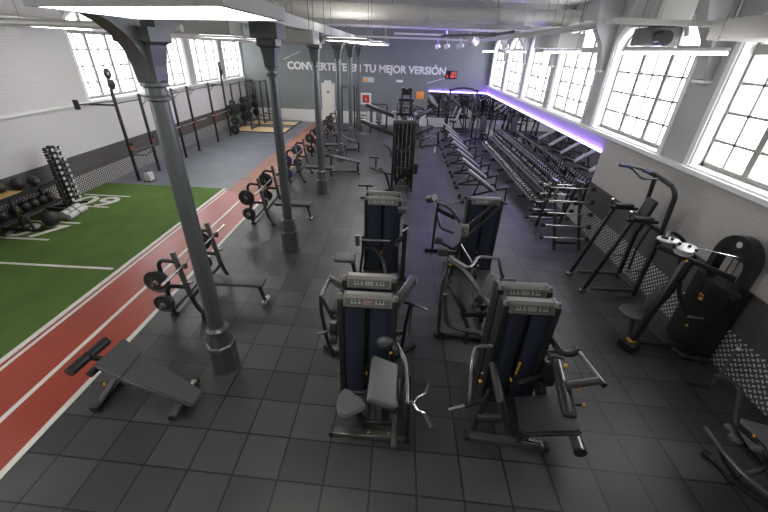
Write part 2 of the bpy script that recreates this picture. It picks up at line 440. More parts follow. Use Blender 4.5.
# windows
def window(k, xi, dirx, y0, y1, zb, label):
    """steel window set back in its reveal: arched head, transom, two heavy mullions, thin glazing bars"""
    xg = xi + dirx * .22
    def bx(a0, a1, z0, z1, w=.05, mbb=None):
        mbb.bb((xg - w / 2, a0, z0), (xg + w / 2, a1, z1))
    t = thing('window_%d' % k, label, 'window', (xg, (y0 + y1) / 2, zb), world=True); t['kind'] = 'structure'
    fr = MB(); W = y1 - y0
    bx(y0, y0 + .07, zb, ZS, .07, fr); bx(y1 - .07, y1, zb, ZS, .07, fr); bx(y0, y1, zb, zb + .07, .07, fr)
    bx(y0, y1, ZS - .14, ZS, .09, fr)
    out = arch_pts(y0, y1, ZS, RISE); inn = arch_pts(y0 + .07, y1 - .07, ZS, RISE - .07)
    for i in range(len(out) - 1):
        fr.prism([(xg - .035, *out[i]), (xg - .035, *out[i + 1]), (xg - .035, *inn[i + 1]), (xg - .035, *inn[i])], (.07, 0, 0))
    fr.build('window_frame', 'winframe', t)
    for f in (1 / 3, 2 / 3):
        c = y0 + W * f
        m = MB(); bx(c - .055, c + .055, zb, ZS + RISE * .92, .075, m); m.build('mullion', 'winframe', t)
    g = MB()
    for f in (1 / 6, 3 / 6, 5 / 6): c = y0 + W * f; bx(c - .019, c + .019, zb, ZS, .03, g)
    nz = 4
    for j in range(1, nz): z = zb + (ZS - .1 - zb) * j / nz; bx(y0, y1, z - .019, z + .019, .03, g)
    g.build('glazing_bars', 'winframe', t)
    p = MB(); pts = [(xg, y0 + .02, zb + .02), (xg, y1 - .02, zb + .02)] + [(xg, a, b) for a, b in arch_pts(y0 + .02, y1 - .02, ZS, RISE - .02)[::-1]]
    p.prism(pts, (.006, 0, 0)); p.build('pane', 'glass', t)
    a = xi - dirx * .04; b = xi + dirx * .45
    s = MB().bb((min(a, b), y0 + .002, zb - .055), (max(a, b), y1 - .002, zb - .002)); s.build('window_sill', 'white', t)
    # white reveal around the opening
    r = MB()
    xa, xb = min(xi + dirx * .0, xi + dirx * .18), max(xi, xi + dirx * .18)
    r.bb((xa, y0 + .001, zb), (xb, y0 + .03, ZS)); r.bb((xa, y1 - .03, zb), (xb, y1 - .001, ZS))
    for i in range(len(out) - 1):
        i2 = arch_pts(y0 + .03, y1 - .03, ZS, RISE - .03)
        r.prism([(xa, *out[i]), (xa, *out[i + 1]), (xa, *i2[i + 1]), (xa, *i2[i])], (xb - xa, 0, 0))
    r.build('reveal', 'white', t)
    # architrave on the wall face
    q = MB(); f0, f1 = (xi - dirx * .035, xi) if dirx > 0 else (xi, xi - dirx * .035)
    q.bb((f0, y0 - .11, zb - .05), (f1, y0, ZS)); q.bb((f0, y1, zb - .05), (f1, y1 + .11, ZS))
    o2 = arch_pts(y0 - .11, y1 + .11, ZS, RISE + .11)
    for i in range(len(out) - 1):
        q.prism([(f0, *o2[i]), (f0, *o2[i + 1]), (f0, *out[i + 1]), (f0, *out[i])], (f1 - f0, 0, 0))
    q.build('surround', 'white', t)
n = 1
for i, (a, b) in enumerate(RW):
    window(n, XR, 1, a, b, 2.55, 'tall arched %s window on the right wall counted from the near end' % ordinal(i)); n += 1
for i, (a, b) in enumerate(LW):
    window(n, XL, -1, a, b, 2.49, 'tall arched %s window on the left wall counted from the near end' % ordinal(i)); n += 1

# columns
def column(y, ci, label):
    t = thing('column', label, 'column', (-2.41 + (.03 if ci == 0 else 0), y, 0)); t['kind'] = 'structure'
    MB().lathe([(.195, 0), (.185, .42), (.20, .44), (.20, .47), (.17, .49), (.175, .54), (.135, .66), (.14, .70)], n=8).build('base', 'column', t, ang=25)
    MB().lathe([(.135, .69), (.15, .71), (.15, .74), (.125, .76), (.105, .775)], n=20).build('base_ring', 'column', t)
    MB().lathe([(.103, .76), (.088, 3.66)], n=20).build('shaft', 'column', t)
    MB().lathe([(.09, 3.64), (.118, 3.655), (.118, 3.685), (.095, 3.70), (.095, 3.765), (.125, 3.78), (.125, 3.81), (.10, 3.83)], n=20).build('collar', 'column', t)
    m = MB()
    for (s0, z0), (s1, z1) in zip([(.095, 3.81), (.105, 3.95), (.13, 4.12), (.17, 4.15)], [(.105, 3.95), (.13, 4.12), (.17, 4.15), (.17, 4.26)]):
        b = bmesh.new(); r = []
        for s, z in ((s0, z0), (s1, z1)): r.append([b.verts.new((x * s, y2 * s, z)) for x, y2 in ((-1, -1), (1, -1), (1, 1), (-1, 1))])
        for k in range(4): b.faces.new((r[0][k], r[0][(k + 1) % 4], r[1][(k + 1) % 4], r[1][k]))
        b.faces.new(r[0][::-1]); b.faces.new(r[1]); m._add(b)
    m.build('capital', 'column', t, ang=20)
    if ci: MB().bb((-.24, -.26, 4.262), (.24, .26, 4.50), .01).build('beam_seat', 'darkmetal', t)
    for s in ((-1, 1) if ci == 0 else ()):      # curved bracket carrying the lengthwise beam
        pts = [(0, s * .12, 3.86)] + [(0, s * (.12 + .80 * (1 - math.cos(a))), 3.86 + .50 * math.sin(a)) for a in [PI / 2 * i / 8 for i in range(1, 9)]] + [(0, s * .12, 4.36)]
        MB().prism([(p[0] - .07, p[1], p[2]) for p in pts], (.14, 0, 0)).build('bracket', 'column', t)
for i, y in enumerate([3.74, 7.41, 11.23, 15.2, 18.75, 22.3]):
    column(y, i, ['grey column nearest the viewer, between the decline bench and the first bench press', 'second grey column from the viewer, before the second bench press', 'third grey column from the viewer, near the blue plates',
               'fourth grey column from the viewer standing on rubber tiles', 'fifth grey column from the viewer beyond the bench press row', 'sixth and farthest grey column close to the far wall'][i])
struct(MB().bb((-2.53, YB, 4.505), (-2.29, YF, 4.72)), 'ceiling_beam', 'beam', 'long pale beam carried on the row of columns', 'beam')
# ------------------------------------------------------------------ ceiling services
for i, (y, z0) in enumerate([(13.6, 4.84), (20.5, 5.10)]):
    struct(MB().bb((XL, y, z0), (XR, y + .35, ZC)), 'ceiling_crossbeam', 'beam', ['pale painted crossbeam behind the round duct', 'farther pale crossbeam close to the far wall'][i], 'beam')
def round_duct(y, z, r, x0, x1, label):
    t = thing('round_duct', label, 'duct', (x0, y, z), world=True)
    MB().cyl((x0, y, z), (x1, y, z), r, 20).build('pipe', 'duct', t)
    x = x0 + .5
    while x < x1: MB().cyl((x - .025, y, z), (x + .025, y, z), r + .018, 20).build('joint_ring', 'duct', t); x += .95
    x = x0 + 1.4
    while x < x1: MB().cyl((x, y, z + r), (x, y, ZC), .008, 6).build('hanger', 'darkmetal', t); x += 2.85
round_duct(11.9, 5.06, .19, -4.6, 4.7, 'large round ventilation duct crossing under the ceiling')
# square boxes hung from the ceiling
def unit(name, a, b, m, label, cat, extra=None):
    t = thing(name, label, cat, ((a[0] + b[0]) / 2, (a[1] + b[1]) / 2, a[2]), world=True)
    MB().bb(a, b, .01).build('casing', m, t)
    for sx in (.15, .85):
        for sy in (.15, .85):
            x = a[0] + (b[0] - a[0]) * sx; y = a[1] + (b[1] - a[1]) * sy
            MB().cyl((x, y, b[2]), (x, y, ZC), .008, 6).build('hanger', 'darkmetal', t)
    MB().bb((a[0] + .06, a[1] - .006, a[2] + .05), (b[0] - .06, a[1], b[2] - .05)).build('front_panel', m, t)
    return t
unit('air_unit', (-2.80, 9.6, 4.22), (-2.08, 10.3, 4.50), 'unit', 'beige air box beside the second column near the ceiling', 'air unit')
unit('air_unit', (4.1, 11.3, 4.36), (4.75, 13.3, 4.70), 'unit', 'long beige air box before the third right window', 'air unit')
unit('air_unit', (3.95, 6.95, 4.64), (4.5, 7.75, 5.2), 'unit', 'beige air box hung above the dark fan before the second right window', 'air unit')
unit('air_unit', (4.2, 4.9, 4.42), (5.0, 6.05, 4.66), 'unit', 'broad beige air box before the nearest right window', 'air unit')
unit('air_unit', (-4.0, 6.6, 4.29), (-2.75, 7.1, 4.48), 'unit', 'beige air box left of the first column near the ceiling', 'air unit')
unit('air_unit', (-9.6, 7.4, 4.26), (-9.2, 9.4, 4.55), 'unit', 'beige air box high on the left wall', 'air unit')
# fan below the beige box
t = thing('fan_unit', 'dark fan with a round hose hung before the second right window', 'fan', (4.2, 7.3, 4.3), world=True)
MB().bb((3.98, 6.95, 4.36), (4.42, 7.55, 4.62), .02).build('casing', 'darkmetal', t)
MB().cyl((4.10, 6.78, 4.46), (4.10, 6.94, 4.46), .11, 18).build('motor', 'black_plastic', t)
MB().tube([(4.42 + .05 * math.cos(a), 7.05 - .16 * math.cos(a), 4.50 + .16 * math.sin(a)) for a in [PI * 1.6 * i / 14 for i in range(15)]], .035, 10).build('hose', 'duct', t)
MB().bb((4.0, 7.1, 4.61), (4.06, 7.2, 4.66)).build('bracket', 'darkmetal', t); MB().bb((4.34, 7.1, 4.61), (4.40, 7.2, 4.66)).build('bracket', 'darkmetal', t)
# cable trays
def tray(p, q, label, w=.22, m='duct'):
    t = thing('cable_tray', label, 'cable tray', p, world=True); p, q = V(p), V(q); d = (q - p).normalized(); s = V((0, 0, 1)).cross(d)
    for k in (-1, 1): MB().beam(p + s * k * w / 2, q + s * k * w / 2, .012, .06).build('side_rail', m, t)
    r = MB(); L = (q - p).length; n = int(L / .3)
    for i in range(n + 1): c = p + d * (L * i / n); r.beam(c - s * w / 2, c + s * w / 2, .015, .012)
    r.build('rungs', m, t)
    r = MB()
    for o in (-.06, -.02, .03, .07): r.tube([p + s * o + V((0, 0, .015)), q + s * o + V((0, 0, .015))], .010, 6)
    r.build('cables', 'beam', t)
    n = max(2, int(L / 2.2))
    for i in range(n): c = p + d * (L * (i + .5) / n); MB().cyl(c + V((0, 0, .0)), V((c.x, c.y, ZC)), .007, 6).build('hanger', m, t)
tray((2.9, 6.2, 4.62), (XR - .1, 6.2, 4.62), 'cable tray crossing to the right wall above the nearest windows')
tray((3.1, 7.9, 4.60), (3.1, 23.5, 4.60), 'long cable tray running to the far wall on the right side')
tray((-2.0, 17.4, 4.62), (3.0, 17.4, 4.62), 'cable tray crossing the hall before the far wall')
tray((-8.9, 5.0, 4.38), (-8.9, 23.5, 4.38), 'long cable tray over the left windows')
# pipes
def pipe(name, pts, r, m, label, cat='pipe', fr=.1):
    return tag(MB().tube(pts, r, 10, fr).build(name, m), label, cat)
pipe('ceiling_pipe', [(3.4, 7.6, 4.66), (3.4, 23.9, 4.66)], .06, 'duct', 'grey pipe running to the far wall beside the right cable tray')
pipe('ceiling_pipe', [(1.2, 14.2, 4.60), (1.2, 13.0, 4.60), (2.4, 11.0, 4.60), (2.4, 9.4, 4.60)], .03, 'darkmetal', 'dark bent conduit under the round duct')
pipe('ceiling_pipe', [(-8.4, 4.5, 4.50), (-8.4, 23.9, 4.50)], .05, 'duct', 'grey pipe running along the left windows near the ceiling')
pipe('ceiling_pipe', [(-9.3, 6.0, 4.33), (-3.2, 6.0, 4.33)], .05, 'duct', 'grey pipe crossing the left side in front of the first column')
pipe('flexible_duct', [(2.2, 14.1, 4.62), (2.4, 14.6, 4.52), (2.6, 15.4, 4.50), (2.78, 16.2, 4.58)], .13, 'duct', 'pale flexible duct hanging under the far right ceiling', 'duct', .5)
for i, (x, y) in enumerate([(1.95, 14.9), (2.05, 16.0), (1.75, 17.6), (1.5, 19.2), (3.35, 14.2)]):
    t = thing('spotlight', 'white ceiling spotlight hung on the far right ceiling, %s from the left' % ['fourth', 'third', 'second', 'first', 'fifth'][i], 'spotlight', (x, y, 4.4), group='spotlights on the far right ceiling', world=True)
    MB().cyl((x, y, 4.36), (x + .16, y - .10, 4.40), .09, 14, .07).build('lamp_head', 'white', t)
    MB().cyl((x + .08, y - .05, 4.44), (x + .08, y - .05, 4.68), .012, 6).build('stem', 'white', t)
# wall brackets between the right windows
for i, y in enumerate([7.15, 10.85, 14.28, 17.55, 20.85]):
    t = thing('wall_bracket', 'pale curved beam bracket on the right wall, %s from the viewer' % ordinal(i), 'bracket', (XR, y, 3.9), group='beam brackets on the right wall', world=True); t['kind'] = 'structure'
    prof = [(XR, 3.88), (XR - .16, 3.90), (XR - .18, 4.12), (XR - .26, 4.45), (XR - .48, 4.75), (XR - .55, 5.0), (XR - .55, ZC), (XR, ZC)]
    MB().prism([(a, y - .13, b) for a, b in prof], (0, .26, 0)).build('corbel', 'plaster', t)
    MB().bb((XR - .14, y - .16, 3.84), (XR, y + .16, 3.885)).build('foot_plate', 'white', t)
# lamps
def panel_lamp(x0, x1, y0, y1, z, label, skew=0.):
    t = thing('panel_lamp', label, 'ceiling lamp', ((x0 + x1) / 2, (y0 + y1) / 2, z), group='flat panel lamps', world=True)
    w = .045
    def q(u, v): return (x0 + (x1 - x0) * u, y0 + (y1 - y0) * v + skew * (1 - u))
    eu, ev = w / (x1 - x0), w / (y1 - y0)
    m = MB()
    for (u0, u1, v0, v1, za) in ((-eu, 1 + eu, -ev, 0, z), (-eu, 1 + eu, 1, 1 + ev, z), (-eu, 0, 0, 1, z), (1, 1 + eu, 0, 1, z), (0, 1, 0, 1, z + .045)):
        m.prism([(*q(u, v), za) for u, v in ((u0, v0), (u1, v0), (u1, v1), (u0, v1))], (0, 0, z + .07 - za))
    m.build('housing', 'beam', t)
    MB().prism([(*q(u, v), z + .008) for u, v in ((0, 0), (1, 0), (1, 1), (0, 1))], (0, 0, .022)).build('diffuser', 'glow', t)
    MB().prism([(*q(u, v), z + .0705) for u, v in ((.04, .06), (.96, .06), (.96, .94), (.04, .94))], (0, 0, .006)).build('added_uplight', 'glow_up', t)  # glowing top face added to light the ceiling
    for x in (x0, x1):
        for y in (y0, y1): MB().cyl((x, y, z + .07), (x, y, ZC), .006, 6).build('hanger', 'silver', t)
panel_lamp(-1.96, -.80, 1.84, 2.68, 4.29, 'large bright panel lamp before the head of the nearest column', .40)
panel_lamp(-2.0, -.9, 10.6, 11.6, 4.32, 'bright panel lamp hung beside the third column')
panel_lamp(-2.0, -.7, 14.6, 15.6, 4.34, 'bright panel lamp hung beside the fourth column')
panel_lamp(-2.0, -.7, 18.4, 19.4, 4.34, 'bright panel lamp hung beside the fifth column')
panel_lamp(-7.2, -5.9, 9.8, 10.8, 4.40, 'bright panel lamp above the far end of the turf')
panel_lamp(-7.2, -5.9, 14.4, 15.4, 4.34, 'bright panel lamp above the grey floor on the left')
panel_lamp(-7.2, -5.9, 18.8, 19.8, 4.34, 'bright panel lamp before the lifting platforms')
panel_lamp(1.2, 2.1, -2.0, -1.2, 4.5, 'added unseen panel lamp behind the viewer, lighting the near machines')  # lamp added out of view to fill the near end
panel_lamp(-6.9, -5.6, -.5, .6, 4.5, 'added unseen panel lamp over the near end of the track')  # another added lamp, out of view, for more interior light
def tube_lamp(p, q, label):
    t = thing('tube_lamp', label, 'ceiling lamp', p, group='slim tube lamps', world=True); p, q = V(p), V(q)
    MB().beam(p + V((0, 0, .045)), q + V((0, 0, .045)), .055, .035).build('housing', 'white', t)
    MB().beam(p, q, .03, .03).build('tube', 'glow_thin', t)
    for f in (.1, .9): c = p.lerp(q, f); MB().cyl(c + V((0, 0, .06)), V((c.x, c.y, ZC)), .005, 6).build('hanger', 'silver', t)
tube_lamp((3.85, 5.1, 4.25), (3.85, 7.4, 4.25), 'slim tube lamp hung before the nearest right windows')
tube_lamp((3.85, 9.2, 4.25), (3.85, 11.5, 4.25), 'slim tube lamp hung before the third right window')
tube_lamp((3.9, 13.4, 4.25), (3.9, 15.7, 4.25), 'slim tube lamp hung before the fourth right window')
tube_lamp((3.8, 17.6, 4.25), (3.8, 19.9, 4.25), 'slim tube lamp at the far end of the right windows')
tube_lamp((-8.2, 8.6, 4.36), (-8.2, 10.8, 4.36), 'slim tube lamp hung by the left wall before its windows')
tube_lamp((-8.2, 12.2, 4.36), (-8.2, 14.4, 4.36), 'slim tube lamp hung by the first visible left window')

# ------------------------------------------------------------------ far wall fittings
def text(body, size, loc, m, name, label, cat, width, stand, ext=.012, off=0., pitch=0.):
    """lettering with every letter a mesh of its own"""
    c = bpy.data.curves.new('outline', 'FONT'); c.body = body; c.size = size; c.extrude = ext; c.offset = off
    tmp = bpy.data.objects.new('outline', c); COL.objects.link(tmp); bpy.context.view_layer.update()
    me = bpy.data.meshes.new_from_object(tmp.evaluated_get(bpy.context.evaluated_depsgraph_get()))
    bpy.data.objects.remove(tmp); bpy.data.curves.remove(c)
    bm = bmesh.new(); bm.from_mesh(me); bpy.data.meshes.remove(me)
    bmesh.ops.remove_doubles(bm, verts=bm.verts, dist=1e-5)
    xs = [v.co.x for v in bm.verts]; k = width / (max(xs) - min(xs)); x0 = min(xs)
    for v in bm.verts: v.co.x = (v.co.x - x0) * k
    seen = set(); isl = []
    for v in bm.verts:
        if v.index in seen: continue
        st = [v]; seen.add(v.index); g = []
        while st:
            u = st.pop(); g.append(u)
            for e in u.link_edges:
                w = e.other_vert(u)
                if w.index not in seen: seen.add(w.index); st.append(w)
        isl.append(g)
    isl = sorted(([min(v.co.x for v in g), max(v.co.x for v in g), g] for g in isl), key=lambda a: a[0])
    out = []
    for a in isl:
        if out and a[0] < out[-1][1] - .3 * (a[1] - a[0]): out[-1][1] = max(out[-1][1], a[1]); out[-1][2] = out[-1][2] + a[2]
        else: out.append(a)
    t = thing(name, label, cat, loc)
    for lo, hi, g in out:
        gs = {v.index for v in g}; mb = MB(); mp = {}
        for v in g: mp[v.index] = mb.bm.verts.new((v.co.x, -v.co.z, v.co.y) if stand else v.co)
        for f in bm.faces:
            if f.verts[0].index in gs: mb.bm.faces.new([mp[v.index] for v in f.verts])
        mb.build('letter' if stand else 'digit', m, t)
    bm.free(); return t
text('CONVI\u00c9RTETE EN TU MEJOR VERSI\u00d3N', .56, (-6.92, YF - .016, 2.99), 'white', 'wall_lettering', 'large white slogan lettering across the far wall', 'lettering', 9.54, True, .015, .020)
for s, y, lb in (('07', 7.28, 'white number painted on the turf, the nearer one'), ('09', 9.28, 'white number painted on the turf beside the dumbbell tower')):
    text(s, 1.0, (-9.40, y, .015), 'line', 'turf_number', lb, 'number', 1.2, False, .003, .012)
# cream door
t = thing('door_1', 'cream double panel door in the far wall', 'door', (-4.5, YF - .02, 0), world=True); t['kind'] = 'structure'
MB().bb((-4.92, YF - .05, 0), (-4.08, YF, 2.30)).build('door_frame', 'base_white', t)
MB().bb((-4.86, YF - .08, .02), (-4.14, YF - .051, 2.24)).build('leaf', 'cream', t)
MB().bb((-4.78, YF - .095, 1.22), (-4.22, YF - .081, 2.12)).build('upper_panel', 'cream', t)
MB().bb((-4.78, YF - .095, .12), (-4.22, YF - .081, 1.12)).build('lower_panel', 'cream', t)
MB().cyl((-4.5, YF - .12, 1.80), (-4.5, YF - .096, 1.80), .07, 16).build('porthole', 'darkmetal', t)
MB().cyl((-4.22, YF - .14, 1.06), (-4.22, YF - .081, 1.06), .03, 10).build('handle', 'chrome', t)
MB().bb((-4.72, YF - .06, 2.31), (-4.3, YF - .001, 2.43)).build('door_sign', 'white', t)
# fire hose box
t = thing('fire_hose_box', 'white framed red fire hose box on the far wall', 'fire box', (-2.15, YF, 1.17), world=True)
MB().bb((-2.47, YF - .10, 1.17), (-1.83, YF - .002, 1.82)).build('frame', 'white', t)
MB().bb((-2.37, YF - .115, 1.27), (-1.93, YF - .101, 1.72)).build('door', 'redsign', t)
MB().cyl((-2.15, YF - .13, 1.46), (-2.15, YF - .116, 1.46), .06, 14).build('emblem', 'line', t)
t = thing('wall_sign', 'small white sign with orange lettering above the fire box', 'sign', (-2.02, YF, 2.45), world=True)
MB().bb((-2.36, YF - .02, 2.42), (-1.66, YF - .002, 2.72)).build('board', 'beam', t)
for k, (x0, x1) in enumerate([(-2.33, -2.22), (-2.18, -2.04), (-2.0, -1.88), (-1.84, -1.70)]): MB().bb((x0, YF - .026, 2.46), (x1, YF - .021, 2.66 - .03 * (k % 2))).build('letter_mark', 'orange' if k in (0, 1) else 'cream', t)
tag(MB().bb((-.32, YF - .02, 2.49), (.08, YF - .002, 2.62), .005).build('wall_sign', 'white'), 'small plain white sign under the slogan lettering', 'sign')
tag(MB().bb((.95, YF - .02, 1.60), (1.42, YF - .002, 2.02), .005).build('wall_sign', 'orange'), 'square orange sign on the far wall left of the mirror', 'sign')
t = thing('led_clock', 'black digital clock with red digits right of the slogan', 'clock', (2.97, YF, 2.8), world=True)
MB().bb((2.62, YF - .09, 2.80), (3.28, YF - .002, 3.22), .01).build('case', 'black_plastic', t)
def seg_digits(x, z, h, segs, nm):
    m = MB(); w = h * .5; s = h * .11
    S = {'a': ((x, z + h - s), (x + w, z + h)), 'g': ((x, z + h / 2 - s / 2), (x + w, z + h / 2 + s / 2)), 'd': ((x, z), (x + w, z + s)), 'f': ((x, z + h / 2), (x + s, z + h)), 'b': ((x + w - s, z + h / 2), (x + w, z + h)), 'e': ((x, z), (x + s, z + h / 2)), 'c': ((x + w - s, z), (x + w, z + h / 2))}
    for k in segs: (a, b), (c, d) = S[k]; m.bb((a, YF - .097, b), (c, YF - .0905, d))
    m.build(nm, 'led', t)
for x, z, sg in [(2.92, 3.03, 'bc'), (3.02, 3.03, 'abgcd'), (3.14, 3.03, 'abc'), (2.92, 2.85, 'afgcd'), (3.02, 2.85, 'abcdef'), (3.14, 2.85, 'bcfg'), (2.70, 2.86, 'abged')]: seg_digits(x, z, .13, sg, 'digit')
t = thing('wall_rod', 'thin white rod slanting down the far wall below the clock', 'rod', (2.1, YF, 2.5), world=True)
MB().beam((1.55, YF - .05, 2.50), (2.62, YF - .05, 2.82), .03, .03).build('bar', 'white', t)
MB().bb((1.6, YF - .05, 2.50), (1.64, YF, 2.54)).build('clip', 'white', t); MB().bb((2.52, YF - .05, 2.77), (2.56, YF, 2.81)).build('clip', 'white', t)
t = thing('wall_rod', 'thin white rod slanting up the far wall left of the slogan', 'rod', (-6.4, YF, 3.3), world=True)
MB().beam((-7.1, YF - .05, 3.50), (-6.1, YF - .05, 3.92), .03, .03).build('bar', 'white', t)
MB().bb((-7.0, YF - .05, 3.52), (-6.96, YF, 3.56)).build('clip', 'white', t); MB().bb((-6.24, YF - .05, 3.84), (-6.2, YF, 3.88)).build('clip', 'white', t)
# lifting platforms
for i, (y0, y1, lb) in enumerate([(20.2, 22.35, 'nearer lifting platform with pale wood centre and black border'), (22.45, 24.2, 'farther lifting platform against the far wall')]):
    t = thing('lifting_platform', lb, 'platform', (-7.8, (y0 + y1) / 2, 0), world=True)
    x0, x1 = -9.3, -6.25
    MB().bb((x0, y0, 0.001), (x1, y1, .045)).build('border', 'black', t)
    MB().bb((x0 + .06, y0 + .08, .045), (x1 - .06, y0 + .62 * (y1 - y0), .056)).build('wood_deck', 'wood', t)
    MB().bb((x0 + .06, y0 + .64 * (y1 - y0), .045), (x1 - .06, y1 - .04, .054)).build('rubber_pad', 'blue_rubber', t)

# extra services under the ceiling
t = thing('light_strip', 'violet light strip lying in the cross tray before the far wall', 'light strip', (1.0, 17.4, 4.7), world=True)
ch = MB().bb((-.4, 17.32, 4.72), (2.9, 17.46, 4.74)); ch.bb((-.4, 17.32, 4.72), (2.9, 17.335, 4.80)); ch.build('channel', 'white', t); MB().bb((-.4, 17.36, 4.741), (2.9, 17.44, 4.76)).build('diffuser', 'purple_wash', t)
t = thing('square_duct', 'long square duct across the tops of the left windows', 'duct', (-8.6, 18, 4.3), world=True)
MB().bb((-8.75, 13.9, 4.30), (-8.50, 23.9, 4.62), .01).build('duct_body', 'duct', t)
for y in (14.5, 17.5, 20.5, 23.5): MB().bb((-8.77, y - .03, 4.29), (-8.48, y + .03, 4.63)).build('joint_ring', 'duct', t); MB().cyl((-8.62, y, 4.62), (-8.62, y, ZC), .01, 6).build('hanger', 'silver', t)
# ------------------------------------------------------------------ weight machines
def tower(t, x0, x1, yf, yb, H, cap='cap', side=1, lean=0., red=False):
    """weight-stack housing: two navy shroud panels, dark slot with the stack and guide rods, side posts, cap with a placard"""
    xm = (x0 + x1) / 2; s = .035; T = H - .05
    b = MB().bb((x0 - .05, yf - .03, 0), (x1 + .05, yb + .02, .07), .01); b.build('base_plate', 'frame', t)
    for a, c in ((x0 + .03, xm - s), (xm + s, x1 - .03)):
        m = MB(); n = 6                                   # gently bowed panel
        pts = [(a + (c - a) * i / n, yf + .012 - .018 * math.sin(PI * i / n)) for i in range(n + 1)] + [(c, yb - .01), (a, yb - .01)]
        m.prism([(p, q, .08) for p, q in pts], (0, 0, T - .08)); m.build('shroud_panel', 'navy', t)
    w = MB().bb((xm - s, yf + .05, .08), (xm + s, yb - .02, T)); w.build('stack_slot', 'slot', t)
    rod = MB(); rod.cyl((xm - .02, yf + .04, .1), (xm - .02, yf + .04, T), .006, 6); rod.cyl((xm + .02, yf + .04, .1), (xm + .02, yf + .04, T), .006, 6)
    rod.build('guide_rods', 'frame', t)
    st = MB()
    for k in range(12): st.bb((xm - .03, yf + .03, .14 + k * .034), (xm + .03, yf + .049, .17 + k * .034))
    st.build('weight_stack', 'black', t)
    pin = MB().cyl((xm, yf + .03, .42), (xm, yf - .02, .42), .014, 10); pin.build('selector_pin', 'yellow', t)
    for x in (x0, x1):
        p = MB().bb((x - .035, yf - .015, .05), (x + .035, yb, H - .03), .012); q = p.build('side_post', 'frame', t)
        MB().lathe([(.034, H - .06), (.037, H - .03), (.035, H + .005), (.024, H + .025), (.006, H + .03)], (x, yf + .03, 0), 14).build('post_cap', cap, q)
    # stone-grey cap: rounded top bar with a sloping fascia
    m = MB(); n = 8
    prof = [(yb - .04, T - .02), (yb - .04, H - .04), (yb - .06, H - .01), (yf + .07, H), (yf + .025, H - .02), (yf - .022, H - .105), (yf - .02, H - .125), (yf + .01, H - .13)]
    m.prism([(x0 + .036, a, z) for a, z in prof], (x1 - x0 - .072, 0, 0)); cp = m.build('top_cap', cap, t, ang=30)
    d = V((0, -.047, -.085)).normalized(); nrm = V((0, d.z, -d.y)).normalized()
    if nrm.y > 0: nrm = -nrm
    c0 = V((xm, yf + .002, H - .062)) + nrm * .004
    pw = (x1 - x0) * .30
    pl = MB().beam(c0 - V((pw * 1.36, 0, 0)), c0 + V((pw * 1.36, 0, 0)), .085, .006, up=nrm); n0 = len(pl.bm.faces)
    for i, f in enumerate((-.95, -.74, -.50, .52, .76, .95)):
        cc = c0 + V((pw * f, 0, 0)) + nrm * .004; e = (-1) ** i
        pl.beam(cc + d * .020 - V((.010 * e, 0, 0)), cc - d * .006, .010, .002, up=nrm)
        pl.beam(cc - d * .006, cc + d * .020 + V((.013 * e, 0, 0)), .010, .002, up=nrm)
        pl.beam(cc - d * .020 - V((.006, 0, 0)), cc - d * .020 + V((.006, 0, 0)), .012, .002, up=nrm)
    pl.paint(1, n0); n1 = len(pl.bm.faces)
    for i in range(3): cc = c0 + d * (.018 * (i - 1)) + nrm * .004; pl.beam(cc - V((pw * .28, 0, 0)), cc + V((pw * .28, 0, 0)), .007, .002, up=nrm)
    pl.paint(2, n1); pl.build('placard', ['placard', 'ink', 'ink_red' if red else 'ink'], cp)
def cushion(t, c, d, rot=None, m='pad', bev=.03, name='pad'):
    return MB().box(c, d, rot, bev, 4).build(name, m, t)
def knob(t, p, r=.022, m='yellow', name='knob'): return MB().sphere(p, r * .8, u=10, v=6).build(name, m, t)
def foot_bar(t, p, q, w=.10, h=.07, m='frame', name='foot_bar'):
    o = MB().beam(p, q, w, h, bev=.012).build(name, m, t)
    p, q = V(p), V(q); d = (q - p).normalized()
    for c in (p, q): MB().beam(c - d * .03, c + d * .03, w + .012, h + .01, bev=.01).build('rubber_foot', 'rubber_black', o)
    return o

# A1 arm curl
t = thing('curl_machine', 'arm curl machine with slanted grey arm pad and bent curl handle, nearest the viewer', 'weight machine', (-.2, 3.1, 0), world=True)
tower(t, -.585, .06, 3.37, 3.58, 1.65, red=True)
foot_bar(t, (-.64, 2.77, .04), (.29, 2.74, .04), m='frame_light')
foot_bar(t, (.22, 2.76, .04), (.22, 3.66, .04)); foot_bar(t, (-.24, 2.78, .045), (-.24, 3.40, .045), .08)
seat = MB().prism([(-.56, 2.96, .46), (-.49, 3.04, .46), (-.27, 2.88, .46), (-.21, 2.79, .46), (-.27, 2.72, .46), (-.46, 2.62, .46), (-.53, 2.66, .46), (-.575, 2.80, .46)], (0, 0, .07))
bmesh.ops.bevel(seat.bm, geom=list(seat.bm.edges), offset=.02, segments=3, affect='EDGES'); seat.build('seat', 'pad_mid', t)
MB().beam((-.36, 2.83, .46), (-.24, 2.86, .08), .07, .07, up=(1, 0, 0), bev=.01).build('seat_post', 'frame', t)
cushion(t, (-.03, 2.80, .93), (.33, .62, .09), (0, .38, -.02), 'pad_mid', .035, 'arm_pad')
MB().beam((-.03, 2.86, .87), (.02, 2.95, .08), .08, .10, up=(1, 0, 0), bev=.01).build('pad_post', 'frame', t)
MB().tube([(.03, 3.44, .98), (.12, 3.36, .97), (.23, 3.10, .92), (.245, 2.80, .86), (.24, 2.62, .82)], .026, 10, .1).build('lever_arm', 'silver', t)
MB().tube([(.23, 3.10, .90), (.20, 3.12, .5), (.20, 3.30, .12)], .024, 8, .08).build('return_arm', 'frame_light', t)
MB().box((.06, 2.60, .80), (.16, .10, .12), (0, .3, 0), .02).build('arm_joint', 'frame', t)
h = MB().tube([(.23, 2.66, .80), (.31, 2.675, .77)], .022, 8).build('handle_stem', 'silver', t)
